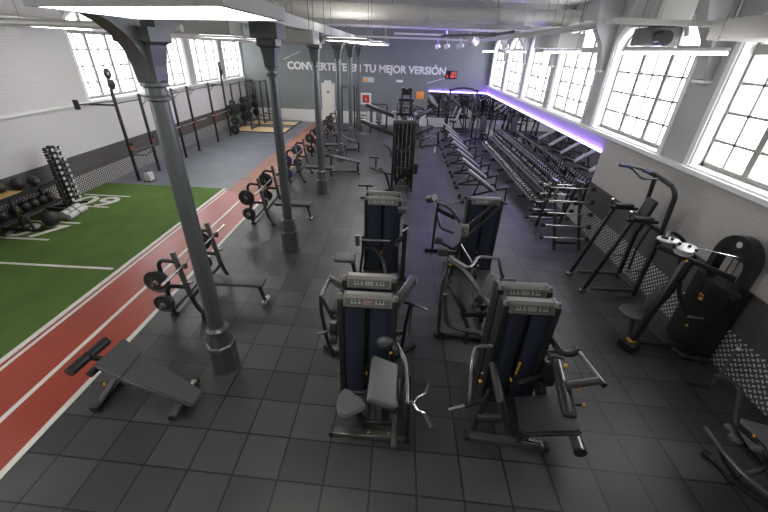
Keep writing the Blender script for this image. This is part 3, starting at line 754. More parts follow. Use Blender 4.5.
MB().tube([(.50, 2.95, .76), (.445, 2.80, .76), (.36, 2.755, .76), (.315, 2.68, .76), (.345, 2.60, .76), (.43, 2.565, .76), (.495, 2.40, .76)], .014, 8, .06).build('curl_bar', 'chrome', t)
for a, b in (((.505, 2.965, .76), (.455, 2.825, .76)), ((.438, 2.55, .76), (.50, 2.385, .76))): MB().cyl(a, b, .019, 10).build('hand_grip', 'frame_light', t)
MB().sphere((-.03, 3.33, 1.02), .10, (1.1, .7, .9)).build('cam_cover', 'pad_grey', t)
MB().cyl((.06, 3.30, .96), (.11, 3.30, .96), .09, 18).build('pivot_disc', 'black', t)
MB().cyl((.13, 2.80, .36), (.12, 2.40, .36), .032, 12).build('foot_roller', 'frame_light', t)
MB().tube([(.28, 2.76, .06), (.28, 2.84, .55), (.26, 2.98, .86)], .03, 8, .1).build('upright', 'black', t)
MB().beam((-.28, 2.80, .22), (.12, 2.79, .22), .05, .06, bev=.01).build('crossbar', 'frame', t)
knob(t, (-.18, 2.74, .10)); knob(t, (.04, 3.28, .90), .025); knob(t, (.06, 2.72, .14), .016)
MB().bb((-.655, 3.345, .30), (-.635, 3.365, .46)).build('side_label', 'cap', t)

# A2 behind it
t = thing('press_machine', 'weight machine with side handles, back to back with the nearest curl machine', 'weight machine', (-.2, 4.1, 0), world=True)
tower(t, -.575, .04, 3.66, 3.88, 1.72)
for (a, b) in (((-.98, 4.22, .04), (-.60, 4.0, .04)), ((.40, 4.35, .04), (.02, 4.0, .04)), ((-.25, 3.9, .04), (-.25, 4.95, .04))): foot_bar(t, a, b, .08, .06)
MB().tube([(-.90, 4.48, 1.20), (-.95, 3.95, 1.20)], .028, 10).build('side_handle', 'silver', t)
MB().beam((-.88, 4.40, 1.20), (-.50, 3.95, 1.28), .05, .13, bev=.02).build('arm_pad', 'frame_light', t)
MB().tube([(-.95, 3.97, 1.20), (-.97, 4.0, .90), (-.90, 3.95, .45), (-.82, 3.98, .08)], .028, 8, .12).build('side_frame', 'black', t)
MB().tube([(-.94, 3.97, 1.16), (-.78, 3.86, .92)], .03, 8).build('link_arm', 'frame', t)
MB().cyl((-.80, 3.86, .80), (-.72, 3.86, .80), .15, 20).build('cam_disc', 'black', t)
MB().cyl((-.80, 3.80, .62), (-.72, 3.80, .62), .10, 18).build('lower_pulley', 'black', t)
MB().cyl((-1.0, 3.84, .62), (-.80, 3.86, .70), .022, 10).build('foot_peg', 'frame_light', t)
MB().beam((-.80, 3.84, 1.05), (-.62, 3.8, 1.05), .05, .05).build('strut', 'frame', t)
MB().box((.20, 4.10, 1.27), (.10, .66, .15), (0, 0, -.36), .02).build('arm_pad', 'frame_light', t)
MB().cyl((.30, 4.36, 1.27), (.37, 4.34, 1.27), .05, 14).build('pad_pivot', 'cap', t)
MB().tube([(.12, 4.25, 1.0), (.36, 4.14, 1.0)], .026, 10).build('hand_grip', 'black', t)
MB().tube([(.36, 4.14, 1.0), (.53, 4.06, 1.0)], .018, 10).build('handle_tip', 'silver', t)
MB().tube([(.30, 4.20, 1.0), (.24, 4.14, .6), (.22, 4.12, .2)], .026, 8, .08).build('lever_arm', 'frame', t)
MB().tube([(.33, 4.25, .95), (.31, 4.30, .5), (.30, 4.2, .36), (.12, 4.08, .36)], .022, 8, .10).build('guard_tube', 'silver', t)
MB().beam((.06, 3.95, .62), (.2, 4.0, .62), .06, .06).build('strut', 'frame_light', t)
cushion(t, (-.25, 4.55, .48), (.36, .40, .07), None, 'pad', .03, 'seat'); MB().beam((-.25, 4.55, .45), (-.25, 4.5, .06), .08, .08, up=(1, 0, 0)).build('seat_post', 'frame', t)
knob(t, (.22, 4.33, 1.09), .02)

# A3, A4 farther back
t = thing('extension_machine', 'weight machine with small grey seat on its left, third in the middle row', 'weight machine', (-.2, 6.5, 0), world=True)
tower(t, -.57, .09, 6.65, 6.86, 1.63)
cushion(t, (-.93, 6.12, .57), (.42, .32, .075), (0, .06, .06), 'pad_grey', .03, 'seat')
MB().beam((-.80, 6.14, .54), (-.72, 6.2, .06), .07, .07, up=(1, 0, 0)).build('seat_post', 'frame', t)
foot_bar(t, (-.98, 6.30, .04), (.30, 6.25, .04)); foot_bar(t, (-.2, 5.55, .04), (-.2, 6.62, .04), .08); foot_bar(t, (.21, 5.9, .04), (.21, 6.9, .04), .08)
MB().cyl((-.68, 6.08, .89), (-.68, 6.08, 1.10), .045, 12).build('roller_pad', 'frame_light', t)
MB().tube([(-.66, 6.08, 1.0), (-.06, 6.10, 1.0)], .024, 10).build('cross_handle', 'silver', t)
MB().tube([(-.58, 6.42, .62), (-.38, 6.42, .66), (-.18, 6.15, .55), (-.08, 5.85, .25), (-.06, 5.7, .06)], .032, 10, .15).build('curved_arm', 'frame', t)
MB().tube([(-.58, 6.12, 1.05), (-.60, 6.3, .60), (-.66, 6.30, .08)], .026, 8, .08).build('upright', 'black', t)
MB().beam((.22, 6.2, .06), (.22, 6.3, 1.28), .09, .07, up=(0, 1, 0), bev=.01).build('upright', 'black', t)
MB().beam((.08, 6.1, 1.0), (.22, 6.25, 1.05), .05, .07).build('bracket', 'black', t)
cushion(t, (.14, 6.45, 1.50), (.16, .14, .10), None, 'pad_grey', .02, 'elbow_pad')
MB().beam((.14, 6.45, 1.46), (.12, 6.66, 1.30), .05, .05).build('bracket', 'frame', t)
MB().cyl((.04, 6.2, .86), (.12, 6.2, .86), .10, 16).build('cam_disc', 'black', t)
MB().tube([(.15, 6.15, 1.18), (.26, 6.12, 1.28)], .025, 8).build('handle', 'silver', t)
knob(t, (-.66, 6.07, .72)); knob(t, (-.70, 6.05, .48), .02); knob(t, (-.24, 6.6, .5), .016)
t = thing('extension_machine', 'weight machine with its back to the third one, only its cap and side showing', 'weight machine', (-.2, 7.3, 0), world=True)
tower(t, -.57, .07, 6.95, 7.17, 1.64)
cushion(t, (-.25, 7.75, .48), (.38, .42, .07), None, 'pad', .03, 'seat'); MB().beam((-.25, 7.75, .46), (-.25, 7.6, .06), .08, .08, up=(1, 0, 0)).build('seat_post', 'frame', t)
foot_bar(t, (-.25, 7.2, .04), (-.25, 8.1, .04)); MB().tube([(.12, 7.1, 1.2), (.25, 7.5, 1.3), (.25, 7.9, 1.1)], .026, 8, .1).build('lever_arm', 'frame', t)
cushion(t, (-.25, 8.0, .85), (.36, .08, .5), (-.15, 0, 0), 'pad', .03, 'backrest'); MB().beam((-.25, 8.04, .8), (-.25, 8.05, .06), .07, .07, up=(1, 0, 0)).build('back_post', 'frame', t)

# B1 leg machine
t = thing('leg_curl_machine', 'seated leg machine with black seat and padded thigh bar, front of the right row', 'weight machine', (1.7, 3.0, 0), world=True)
tower(t, 1.35, 1.95, 3.40, 3.62, 1.66)
foot_bar(t, (1.04, 2.83, .04), (1.97, 2.74, .04), m='frame_light'); foot_bar(t, (1.66, 2.78, .05), (1.66, 3.42, .05), .08)
seat = MB().prism([(1.53, 3.03, .47), (2.13, 3.13, .47), (2.23, 2.66, .47), (2.20, 2.59, .47), (1.56, 2.53, .47), (1.47, 2.58, .47)], (0, 0, .085))
bmesh.ops.bevel(seat.bm, geom=list(seat.bm.edges), offset=.028, segments=3, affect='EDGES'); seat.build('seat', 'pad', t)
MB().beam((1.78, 2.78, .46), (1.70, 2.80, .07), .08, .10, up=(1, 0, 0), bev=.01).build('seat_post', 'frame', t)
cushion(t, (1.31, 2.86, .76), (.085, .58, .50), (.0, -.36, -.06), 'pad', .035, 'backrest')
MB().beam((1.12, 2.86, .36), (1.50, 2.86, .36), .06, .08, bev=.01).build('seat_rail', 'frame_light', t)
MB().beam((1.20, 2.88, .80), (1.12, 2.9, .06), .06, .06, up=(1, 0, 0), bev=.01).build('back_post', 'frame', t)
MB().tube([(1.30, 3.42, .98), (1.10, 3.40, .98), (1.02, 3.18, .92), (1.02, 2.95, .52)], .028, 10, .12).build('side_handle', 'silver', t)
MB().cyl((.93, 2.84, .56), (1.22, 2.92, .60), .030, 10).build('adjust_bar', 'frame', t)
MB().cyl((.74, 2.79, .54), (.93, 2.84, .56), .020, 10).build('adjust_grip', 'chrome', t)
knob(t, (1.13, 3.06, .74), .03); knob(t, (1.12, 3.02, .92), .02, 'silver')
MB().cyl((1.66, 3.34, .60), (1.66, 3.32, .82), .014, 8).build('seat_lever', 'yellow', t)
# thigh pad
MB().beam((2.08, 3.30, .93), (1.985, 2.58, .81), .15, .075, bev=.028, seg=3).build('thigh_pad', 'pad', t)
MB().beam((2.06, 3.24, .985), (1.98, 2.60, .875), .03, .03, bev=.008).build('pad_rail', 'silver', t)
MB().box((2.08, 3.36, .93), (.20, .12, .10), (0, 0, -.1), .025).build('pad_head', 'frame_light', t)
MB().cyl((2.01, 2.88, .96), (2.40, 2.94, 1.0), .045, 10).build('arm_tube', 'frame_light', t)
MB().tube([(2.34, 3.46, 1.0), (2.42, 2.90, 1.0)], .032, 10).build('side_bar', 'silver', t)
MB().cyl((2.42, 2.90, 1.0), (2.424, 2.87, 1.0), .036, 12).build('bar_end', 'black', t)
MB().tube([(2.02, 3.60, 1.10), (2.14, 3.36, .98), (2.26, 3.36, .98), (2.36, 3.40, 1.0)], .045, 10, .12).build('lever_arm', 'frame', t)
MB().cyl((1.99, 3.34, .66), (2.07, 3.34, .66), .17, 22).build('cam_disc', 'black', t)
MB().cyl((1.90, 3.20, .52), (1.98, 3.20, .52), .10, 18).build('lower_pulley', 'black', t)
MB().beam((1.70, 3.28, .48), (2.10, 3.36, .62), .07, .08, bev=.01).build('strut', 'frame', t)
MB().beam((2.13, 3.0, .60), (2.25, 2.78, .34), .05, .06, up=(1, 0, 0)).build('shin_arm', 'frame', t)
MB().cyl((2.28, 3.06, .32), (2.21, 2.52, .32), .068, 16).build('shin_roller', 'silver', t)
MB().cyl((2.21, 2.52, .32), (2.207, 2.50, .32), .070, 16).build('roller_end', 'black', t)
for p, r in (((2.12, 3.16, .98), .032), ((2.16, 2.86, .93), .026), ((2.27, 2.84, .70), .03), ((2.02, 2.92, .92), .02)): knob(t, p, r)
MB().cyl((2.15, 2.84, .70), (2.26, 2.84, .70), .014, 8).build('knob_stem', 'frame', t)
MB().cyl((1.68, 2.76, .1), (1.9, 2.73, .1), .02, 8).build('pivot_bolt', 'chrome', t)

# B2 rowing machine behind
t = thing('row_machine', 'rowing weight machine with pale bent handles, back to back with the leg machine', 'weight machine', (1.5, 4.6, 0), world=True)
tower(t, 1.35, 1.95, 3.69, 3.92, 1.68)
foot_bar(t, (.80, 4.66, .04), (1.72, 4.58, .04), .08, .06); foot_bar(t, (1.6, 3.95, .04), (1.6, 5.5, .04), .09)
MB().tube([(.93, 5.15, 1.26), (.84, 4.95, .9), (.83, 4.62, .12), (.95, 4.6, .08), (1.1, 4.6, .06)], .032, 10, .15).build('main_frame', 'frame', t)
MB().tube([(.82, 4.46, 1.0), (.86, 4.46, .70), (.92, 4.46, .42), (1.15, 4.42, .36), (1.50, 4.34, .36)], .038, 10, .2).build('lower_frame', 'frame_light', t)
MB().tube([(.92, 5.06, 1.32), (1.16, 4.76, 1.30), (1.26, 4.84, 1.30), (1.38, 5.10, 1.32), (1.70, 5.06, 1.32)], .026, 10, .08).build('bent_handle', 'silver', t)
MB().tube([(.88, 4.98, 1.30), (1.12, 4.86, 1.22), (1.30, 4.60, 1.08), (1.45, 4.22, .98), (1.60, 4.02, .96)], .036, 10, .15).build('swing_arm', 'frame_light', t)
MB().beam((1.36, 4.42, .36), (1.62, 3.95, .36), .06, .07, bev=.01).build('frame_rail', 'frame', t)
MB().tube([(1.70, 5.08, 1.32), (1.74, 4.96, 1.16), (1.80, 4.92, 1.02)], .026, 10, .05).build('handle_drop', 'frame', t)
MB().cyl((1.76, 4.90, 1.0), (1.98, 4.92, 1.0), .055, 12).build('hand_roller', 'pad_grey', t)
MB().beam((.92, 4.68, 1.02), (1.18, 4.50, .62), .07, .08, up=(1, 0, 0), bev=.01).build('strut', 'frame', t)
MB().beam((1.14, 4.48, .62), (1.50, 4.40, .72), .07, .08, bev=.01).build('strut', 'frame', t)
MB().tube([(1.12, 4.54, .62), (1.24, 4.45, .42), (1.26, 4.42, .08)], .03, 8, .06).build('leg_post', 'frame', t)
cushion(t, (1.46, 4.62, 1.02), (.16, .44, .34), (.55, .35, -.4), 'pad_mid', .04, 'chest_pad')
cushion(t, (1.60, 5.05, .50), (.36, .40, .08), None, 'pad', .03, 'seat'); MB().beam((1.6, 5.05, .47), (1.6, 5.0, .06), .08, .08, up=(1, 0, 0)).build('seat_post', 'frame', t)
MB().cyl((1.30, 4.98, 1.05), (1.36, 4.98, 1.05), .10, 16).build('pivot_disc', 'black', t)
knob(t, (.93, 5.0, 1.2), .025); knob(t, (1.36, 4.94, 1.24), .022); knob(t, (.90, 4.62, .95), .02, 'silver')

# B3 fly machine
t = thing('fly_machine', 'fly machine with two diagonal arms, farthest in the right row', 'weight machine', (1.6, 6.8, 0), world=True)
tower(t, 1.50, 2.14, 6.90, 7.12, 1.64)
MB().tube([(.92, 7.25, 1.42), (.92, 7.4, 1.0), (.94, 7.62, .06)], .03, 8, .1).build('main_frame', 'frame', t)
foot_bar(t, (.80, 7.62, .04), (1.3, 7.62, .04), .08, .06); foot_bar(t, (1.2, 7.0, .04), (1.2, 6.1, .04), .09); foot_bar(t, (1.25, 6.95, .04), (2.1, 6.95, .04), .09)
MB().cyl((.70, 7.26, 1.44), (.82, 7.14, 1.52), .085, 14).build('arm_pad', 'frame_light', t)
MB().tube([(.80, 7.18, 1.48), (1.0, 7.0, 1.44), (1.22, 7.0, 1.46), (1.42, 7.04, 1.58)], .024, 10, .1).build('upper_handle', 'silver', t)
MB().tube([(.92, 7.22, 1.40), (1.15, 7.0, 1.36), (1.32, 6.7, 1.2)], .034, 8, .15).build('swing_arm', 'frame', t)
MB().beam((1.99, 6.86, 1.60), (1.36, 6.42, 1.16), .045, .05, bev=.012).build('diagonal_arm', 'frame', t)
MB().beam((2.08, 6.84, 1.50), (1.18, 6.22, .82), .045, .05, bev=.012).build('diagonal_arm', 'frame', t)
MB().box((1.37, 6.36, 1.18), (.15, .12, .27), (.2, -.1, 0), .045, 4).build('cam_plate', 'cap', t)
MB().tube([(1.36, 6.36, 1.05), (1.30, 6.4, .6), (1.24, 6.45, .08)], .04, 8, .1).build('centre_post', 'black', t)
cushion(t, (.95, 6.80, .72), (.16, .14, .15), None, 'pad_grey', .02, 'roller_pad'); cushion(t, (1.0, 6.34, .70), (.19, .14, .16), None, 'pad_grey', .02, 'roller_pad')
MB().beam((.95, 6.8, .70), (1.28, 6.5, .66), .05, .05).build('pad_arm', 'frame', t); MB().beam((1.0, 6.34, .70), (1.28, 6.42, .66), .05, .05).build('pad_arm', 'frame', t)
MB().tube([(.92, 7.30, 1.1), (1.0, 7.1, .86), (1.25, 6.9, .86)], .03, 8, .12).build('guard_tube', 'black', t)
MB().beam((1.25, 6.9, 1.2), (.94, 7.25, 1.22), .04, .09).build('crossbar', 'black', t)
MB().tube([(1.3, 6.36, .92), (1.62, 6.2, .5)], .022, 8).build('link_rod', 'silver', t)
cushion(t, (1.22, 6.85, .46), (.32, .34, .07), None, 'pad', .03, 'seat'); MB().beam((1.22, 6.85, .44), (1.22, 6.8, .06), .07, .07, up=(1, 0, 0)).build('seat_post', 'frame', t)
knob(t, (1.37, 6.28, 1.2), .02); knob(t, (1.8, 6.86, .45), .016)

# central cable station
t = thing('cable_station', 'tall black cable station with slanting booms in the middle of the hall', 'cable station', (.2, 12.7, 0), world=True)
MB().bb((-.10, 12.5, .1), (.50, 12.56, 2.18)).build('dark_backing', 'black_plastic', t)  # added dark sheet, stands in for the station's dark inside
for x in (-.15, .51):
    for y in (11.9, 13.5):
        MB().beam((x, y, 0), (x, y, 2.22), .075, .075, up=(1, 0, 0), bev=.01).build('post', 'black', t)
for y in (11.9, 13.5): MB().beam((-.19, y, 2.22), (.55, y, 2.22), .10, .10, bev=.02).build('top_beam', 'frame_light' if y < 12 else 'frame', t)
for x in (-.15, .51): MB().beam((x, 11.9, 2.20), (x, 13.5, 2.20), .07, .08).build('top_rail', 'frame', t); foot_bar(t, (x, 11.75, .04), (x, 13.65, .04), .09, .07, 'black')
for x in (.05, .33): MB().beam((x, 12.9, 2.2), (x, 12.9, 3.0), .06, .06, up=(1, 0, 0)).build('mast_post', 'black', t)
MB().bb((-.06, 12.82, 2.70), (.44, 13.0, 2.80), .01).build('mast_crossbar', 'frame', t); MB().bb((-.02, 12.80, 2.27), (.04, 13.02, 2.72), .01).build('mast_plate', 'black', t); MB().bb((.34, 12.80, 2.27), (.40, 13.02, 2.72), .01).build('mast_plate', 'black', t)
MB().bb((.02, 12.84, 2.90), (.36, 12.96, 3.08), .02).build('mast_head', 'black', t)
for x in (.08, .30): MB().cyl((x, 12.80, 3.06), (x, 13.0, 3.06), .07, 14).build('pulley', 'black_plastic', t)
for x in (0., .13, .26, .39):
    m = MB()
    for k in range(14): m.bb((x - .05, 11.98, .15 + k * .042), (x + .05, 12.12, .185 + k * .042))
    m.build('weight_stack', 'black', t)
    MB().cyl((x, 12.0, .75), (x, 12.0, 2.15), .009, 6).build('guide_rod', 'chrome', t); MB().cyl((x + .02, 11.96, .4 + 1.1 * x), (x + .02, 11.96, .8 + 1.3 * x), .026, 8).build('pulley_block', 'frame_light', t); MB().cyl((x - .02, 11.90, 1.25 + .9 * abs(x - .2)), (x - .02, 11.95, 1.25 + .9 * abs(x - .2)), .05, 14).build('pulley', 'silver', t)  # silver pulley discs added as glints against the dark inside
for p, q in (((-.1, 11.95, 1.80), (-1.22, 12.25, 2.14)), ((-.1, 13.45, 2.12), (-1.2, 13.9, 2.42)), ((.48, 11.95, 1.85), (1.05, 12.3, 2.05)), ((.48, 13.45, 2.10), (1.1, 13.8, 2.36))):
    b = MB().beam(p, q, .09, .13, bev=.02).build('boom', 'black', t)
    d = (V(q) - V(p)).normalized(); MB().cyl(V(q) - V((0, .05, .02)), V(q) + V((0, .05, -.02)), .07, 14).build('boom_pulley', 'frame_light', b)
    MB().cyl(V(q) + V((0, 0, -.06)), V((q[0], q[1], 1.75)), .006, 6).build('boom_cable', 'black', b)
    MB().tube([(q[0] - .18, q[1], 1.72), (q[0], q[1], 1.76), (q[0] + .18, q[1], 1.72)], .016, 8, .1).build('pull_bar', 'chrome', b)
for i, (y, x) in enumerate(((10.85, -.85), (14.3, -.8))):
    cushion(t, (x - .1, y, .48), (.46, .24, .06), None, 'pad', .02, 'row_seat'); MB().beam((x - .05, y, .45), (x - .05, y, .05), .05, .05, up=(1, 0, 0)).build('row_seat_leg', 'frame', t)
    MB().beam((x - .25, y, .04), (-.1, y + (1.1 if i == 0 else -.9), .04), .07, .06).build('row_base', 'frame', t)
    MB().tube([(-.48, y, .96), (-.34, y, .86), (-.22, y + .3, .4), (-.14, y + .45, .06)], .035, 8, .15).build('row_arm', 'black', t)
    MB().cyl((-.52, y - .02, .90), (-.50, y - .02, 1.06), .06, 12).build('row_handle', 'silver', t)
MB().cyl((.62, 11.8, .62), (.62, 11.8, .95), .07, 12).build('side_pad', 'black', t); MB().beam((.5, 11.88, .8), (.62, 11.8, .8), .05, .05).build('side_pad_arm', 'black', t)
for p in ((.02, 11.86, .52), (.3, 11.85, .44)): knob(t, p, .03)
MB().box((.18, 11.84, .30), (.16, .1, .2), (.2, 0, .2), .03).build('foot_plate', 'frame_light', t)
# ------------------------------------------------------------------ right wall machines
t = thing('dip_tower', 'black dip and pull up tower with multi grip bars by the right wall', 'dip tower', (4.5, 6.5, 0), world=True)
for y, lb in ((6.2, 0), (6.85, 1)):
    MB().beam((3.90, y, .06), (4.32, y, 1.60), .055, .075, up=(1, 0, 0), bev=.012).build('front_leg', 'frame', t)
    MB().box((3.89, y, .04), (.13, .08, .08), (0, -.25, 0), .012).build('leg_foot', 'silver', t)
    MB().beam((4.05, y, .10), (4.92, y, .10), .05, .06, bev=.01).build('base_rail', 'frame_light', t)
    MB().beam((4.93, y, 0), (4.93, y, 1.3), .075, .075, up=(1, 0, 0), bev=.012).build('rear_upright', 'black', t)
    MB().beam((4.22, y, 1.62), (4.78, y, 1.60), .06, .06, bev=.01).build('arm_rail', 'frame', t)
    cushion(t, (4.50, y, 1.665), (.34, .12, .06), None, 'pad', .02, 'arm_pad')
    MB().tube([(4.26, y, 1.62), (4.24, y, 1.76)], .018, 8).build('hand_grip', 'grip', t); MB().cyl((4.24, y, 1.76), (4.237, y, 1.79), .022, 8).build('grip_end', 'chrome', t)
    MB().cyl((4.92, y, .55), (4.56, y, .55), .016, 8).build('step_peg', 'chrome', t)
MB().tube([(4.93, 6.2, 1.25), (4.88, 6.2, 2.10), (4.84, 6.28, 2.24), (4.84, 6.85, 2.30), (4.84, 6.95, 2.28)], .042, 12, .14).build('bent_upright', 'black', t)
MB().tube([(4.93, 6.85, 1.25), (4.86, 6.85, 2.26)], .040, 12).build('upper_upright', 'black', t)
MB().tube([(4.84, 6.82, 2.32), (4.50, 6.88, 2.40), (4.16, 6.92, 2.42)], .024, 10, .1).build('pull_bar', 'black', t)
MB().tube([(4.70, 6.55, 2.30), (4.40, 6.50, 2.30), (4.40, 6.86, 2.38), (4.3, 7.0, 2.42)], .022, 10, .08).build('pull_loop', 'frame', t)
MB().cyl((4.36, 6.90, 2.415), (4.18, 6.92, 2.43), .032, 10).build('grip_sleeve', 'plate_blue', t); MB().cyl((4.72, 6.82, 2.335), (4.58, 6.85, 2.37), .032, 10).build('grip_sleeve', 'plate_blue', t)
cushion(t, (4.70, 6.52, 1.62), (.09, .28, .62), (0, .18, 0), 'pad', .03, 'back_pad')
MB().beam((4.93, 6.2, 1.40), (4.93, 6.85, 1.40), .06, .06).build('cross_tube', 'black', t); MB().beam((4.93, 6.2, .10), (4.93, 6.85, .10), .06, .06).build('cross_tube', 'frame_light', t)
MB().tube([(4.7, 6.2, 1.55), (4.60, 6.2, 1.1), (4.62, 6.2, .6)], .022, 8, .1).build('knee_frame', 'black', t)

t = thing('pulley_machine', 'black cable machine with arched top and pale pulley plates by the right wall', 'weight machine', (4.6, 4.8, 0), world=True)
m = MB()      # housing
m.prism([(4.86, 4.42, .06), (5.12, 4.42, .06), (5.12, 5.10, .06), (4.86, 5.10, .06), (4.81, 4.92, .06), (4.81, 4.60, .06)], (0, 0, 1.24))
m.build('housing', 'black_plastic', t)
AN = [PI * k / 16 for k in range(17)]
o = [(4.43, 1.20)] + [(4.765 - .335 * math.cos(a), 1.66 + .37 * math.sin(a)) for a in AN] + [(5.10, 1.20)]
i_ = [(4.53, 1.30)] + [(4.765 - .235 * math.cos(a), 1.58 + .22 * math.sin(a)) for a in AN] + [(5.0, 1.30)]
m = MB()
for k in range(len(o) - 1): m.prism([(4.93, *o[k]), (4.93, *o[k + 1]), (4.93, *i_[k + 1]), (4.93, *i_[k])], (.15, 0, 0))
m.build('arched_top', 'black_plastic', t, ang=50)
MB().lathe([(.045, 0), (.045, .006)], (4.925, 4.76, 1.91), 20, 'x').build('oval_badge', 'endcap', t)
for y in (4.70, 4.80): MB().cyl((5.0, y, 1.28), (5.0, y, 1.82), .011, 8).build('guide_rod', 'chrome', t)
MB().bb((4.96, 4.58, 1.70), (5.04, 4.92, 1.76)).build('crosshead', 'black', t)
MB().tube([(5.0, 4.55, 1.78), (4.5, 4.78, 1.80), (4.30, 4.90, 1.78)], .007, 6).build('steel_cable', 'chrome', t)
MB().beam((4.86, 4.48, 1.50), (4.02, 5.02, 1.70), .06, .075, bev=.015).build('upper_boom', 'frame', t)
MB().beam((3.98, 4.62, .08), (4.36, 4.80, 1.62), .085, .085, up=(1, 0, 0), bev=.015).build('main_column', 'black', t)
MB().tube([(4.42, 5.10, .12), (4.62, 5.06, .9), (4.66, 5.02, 1.55), (4.5, 4.95, 1.62)], .035, 8, .12).build('rear_column', 'black', t)
MB().tube([(4.30, 4.86, 1.60), (4.46, 4.74, 1.0), (4.66, 4.62, .7)], .032, 8, .1).build('link_tube', 'frame', t)
MB().box((3.98, 4.63, .07), (.22, .24, .14), (0, 0, .4), .02).build('front_foot', 'black', t); MB().bb((3.92, 4.58, .14), (4.04, 4.68, .18), .01).build('foot_clip', 'yellow', t)
MB().beam((4.05, 4.70, .09), (4.82, 4.60, .09), .08, .08, bev=.012).build('base_beam', 'black', t)
MB().tube([(4.55, 5.15, .06), (4.62, 4.72, .08), (4.72, 4.42, .06), (5.05, 4.36, .06)], .04, 8, .15).build('base_loop', 'frame', t)
MB().lathe([(.16, 0), (.205, .02), (.205, .045), (.15, .06)], (4.08, 4.98, .43), 18).build('seat', 'pad_grey', t)
MB().beam((4.08, 4.94, .43), (4.02, 4.70, .08), .05, .05, up=(1, 0, 0)).build('seat_post', 'black', t)
MB().box((4.33, 5.02, .74), (.07, .28, .46), (0, .18, -.5), .035, 4).build('back_pad', 'pad_grey', t); MB().beam((4.36, 4.98, .7), (4.24, 4.78, .6), .04, .04).build('pad_bracket', 'black', t)
for p, sz in (((4.16, 5.05, 1.80), (.30, .16, .03)), ((4.30, 4.84, 1.78), (.26, .24, .035)), ((4.28, 4.84, 1.72), (.24, .22, .03))):
    q = MB().lathe([(.9, -.5), (1., -.4), (1., .4), (.9, .5)], (0, 0, 0), 18); bmesh.ops.scale(q.bm, vec=(sz[0] * .5, sz[1] * .55, sz[2]), verts=q.bm.verts)
    bmesh.ops.transform(q.bm, matrix=Matrix.Translation(p) @ Euler((.15, -.05, -.55)).to_matrix().to_4x4(), verts=q.bm.verts); q.build('pulley_plate', 'endcap', t)
for p in ((4.06, 5.10, 1.74), (4.22, 4.93, 1.75), (4.33, 4.80, 1.73)): MB().cyl(V(p) - V((.0, 0, .02)), V(p) + V((0, 0, .045)), .05, 14).build('pulley', 'black', t)
for p in ((4.10, 5.10, 1.81), (4.19, 5.02, 1.82), (4.24, 4.92, 1.80), (4.33, 4.84, 1.80), (4.36, 4.74, 1.79)): MB().cyl(p, V(p) + V((0, 0, .03)), .022, 10).build('bolt', 'black', t)
MB().tube([(4.12, 5.05, 1.82), (4.3, 5.3, 1.86), (4.62, 5.3, 1.7), (4.7, 5.14, 1.4), (4.7, 5.1, 1.2)], .028, 8, .15).build('guard_tube', 'black', t)
MB().cyl((4.62, 4.60, .72), (4.84, 4.56, .72), .022, 10).build('hand_grip', 'silver', t)
MB().lathe([(.06, 0), (.07, .02), (.07, .05), (.04, .06)], (4.86, 4.38, 1.28), 14, 'x').build('side_pulley', 'black', t)
for p, r in (((4.68, 4.62, 1.05), .03), ((4.64, 4.56, .58), .028), ((4.3, 4.74, 1.62), .025)): knob(t, p, r)
for k in range(3): MB().bb((4.80, 4.72, .95 + k * .04), (4.812, 4.80, .965 + k * .04)).build('weight_mark', 'cap' if k % 2 else 'yellow', t)

t = thing('abdominal_bench', 'low black machine with curved tube arm and dark seat in the bottom right corner', 'weight machine', (4.1, 2.6, 0), world=True)
MB().tube([(3.84, 3.16, .95), (4.0, 3.10, .95), (4.05, 3.0, .92), (3.86, 2.72, .76), (3.84, 2.66, .70)], .030, 10, .09).build('bent_arm', 'black', t)
MB().tube([(3.82, 2.66, .76), (3.98, 2.54, .66), (4.04, 2.40, .60)], .034, 10, .05).build('arm_link', 'frame', t); knob(t, (3.94, 2.56, .72), .022)
MB().tube([(3.70, 2.80, .50), (3.70, 2.56, .48), (3.74, 2.30, .46), (3.84, 2.10, .45), (4.0, 1.95, .45)], .026, 10, .1).build('side_rail', 'frame_light', t)
MB().tube([(3.70, 2.56, .47), (3.82, 2.50, .28), (4.0, 2.40, .10)], .022, 8, .08).build('rail_post', 'frame', t)
cushion(t, (4.20, 2.60, .60), (.52, .40, .09), (0, .06, -.25), 'pad_mid', .04, 'seat')
cushion(t, (4.52, 2.46, .86), (.10, .46, .5), (0, .3, -.25), 'pad', .04, 'backrest')
for p in ((3.95, 2.76, .52), (3.90, 2.64, .52)): MB().lathe([(.055, 0), (.07, .015), (.07, .035), (.05, .045)], p, 14).build('foot_pad', 'pad_grey', t)
MB().beam((3.96, 2.72, .50), (4.06, 2.42, .42), .05, .05).build('pad_stem', 'frame', t)
foot_bar(t, (3.92, 2.78, .04), (4.0, 2.55, .04), .07, .05); MB().tube([(3.95, 2.70, .05), (4.0, 2.5, .08), (4.18, 2.45, .3), (4.2, 2.55, .56)], .03, 8, .08).build('base_post', 'black', t)
foot_bar(t, (4.0, 2.5, .04), (4.4, 1.9, .04), .08, .06); MB().beam((4.50, 2.46, .75), (4.38, 1.98, .08), .06, .06, up=(1, 0, 0)).build('rear_post', 'black', t)
t = thing('cable_pole', 'thin grey pole with hooked foot leaning by the chequer plate in the right corner', 'pole', (4.6, 3.6, 0), world=True)
MB().tube([(4.98, 4.02, .62), (4.80, 3.88, .30), (4.72, 3.84, .03)], .018, 8, .05).build('pole', 'frame_light', t); MB().sphere((4.98, 4.02, .63), .03).build('pole_knob', 'endcap', t)
MB().tube([(4.72, 3.84, .03), (4.45, 3.90, .03)], .02, 8).build('foot', 'black', t)

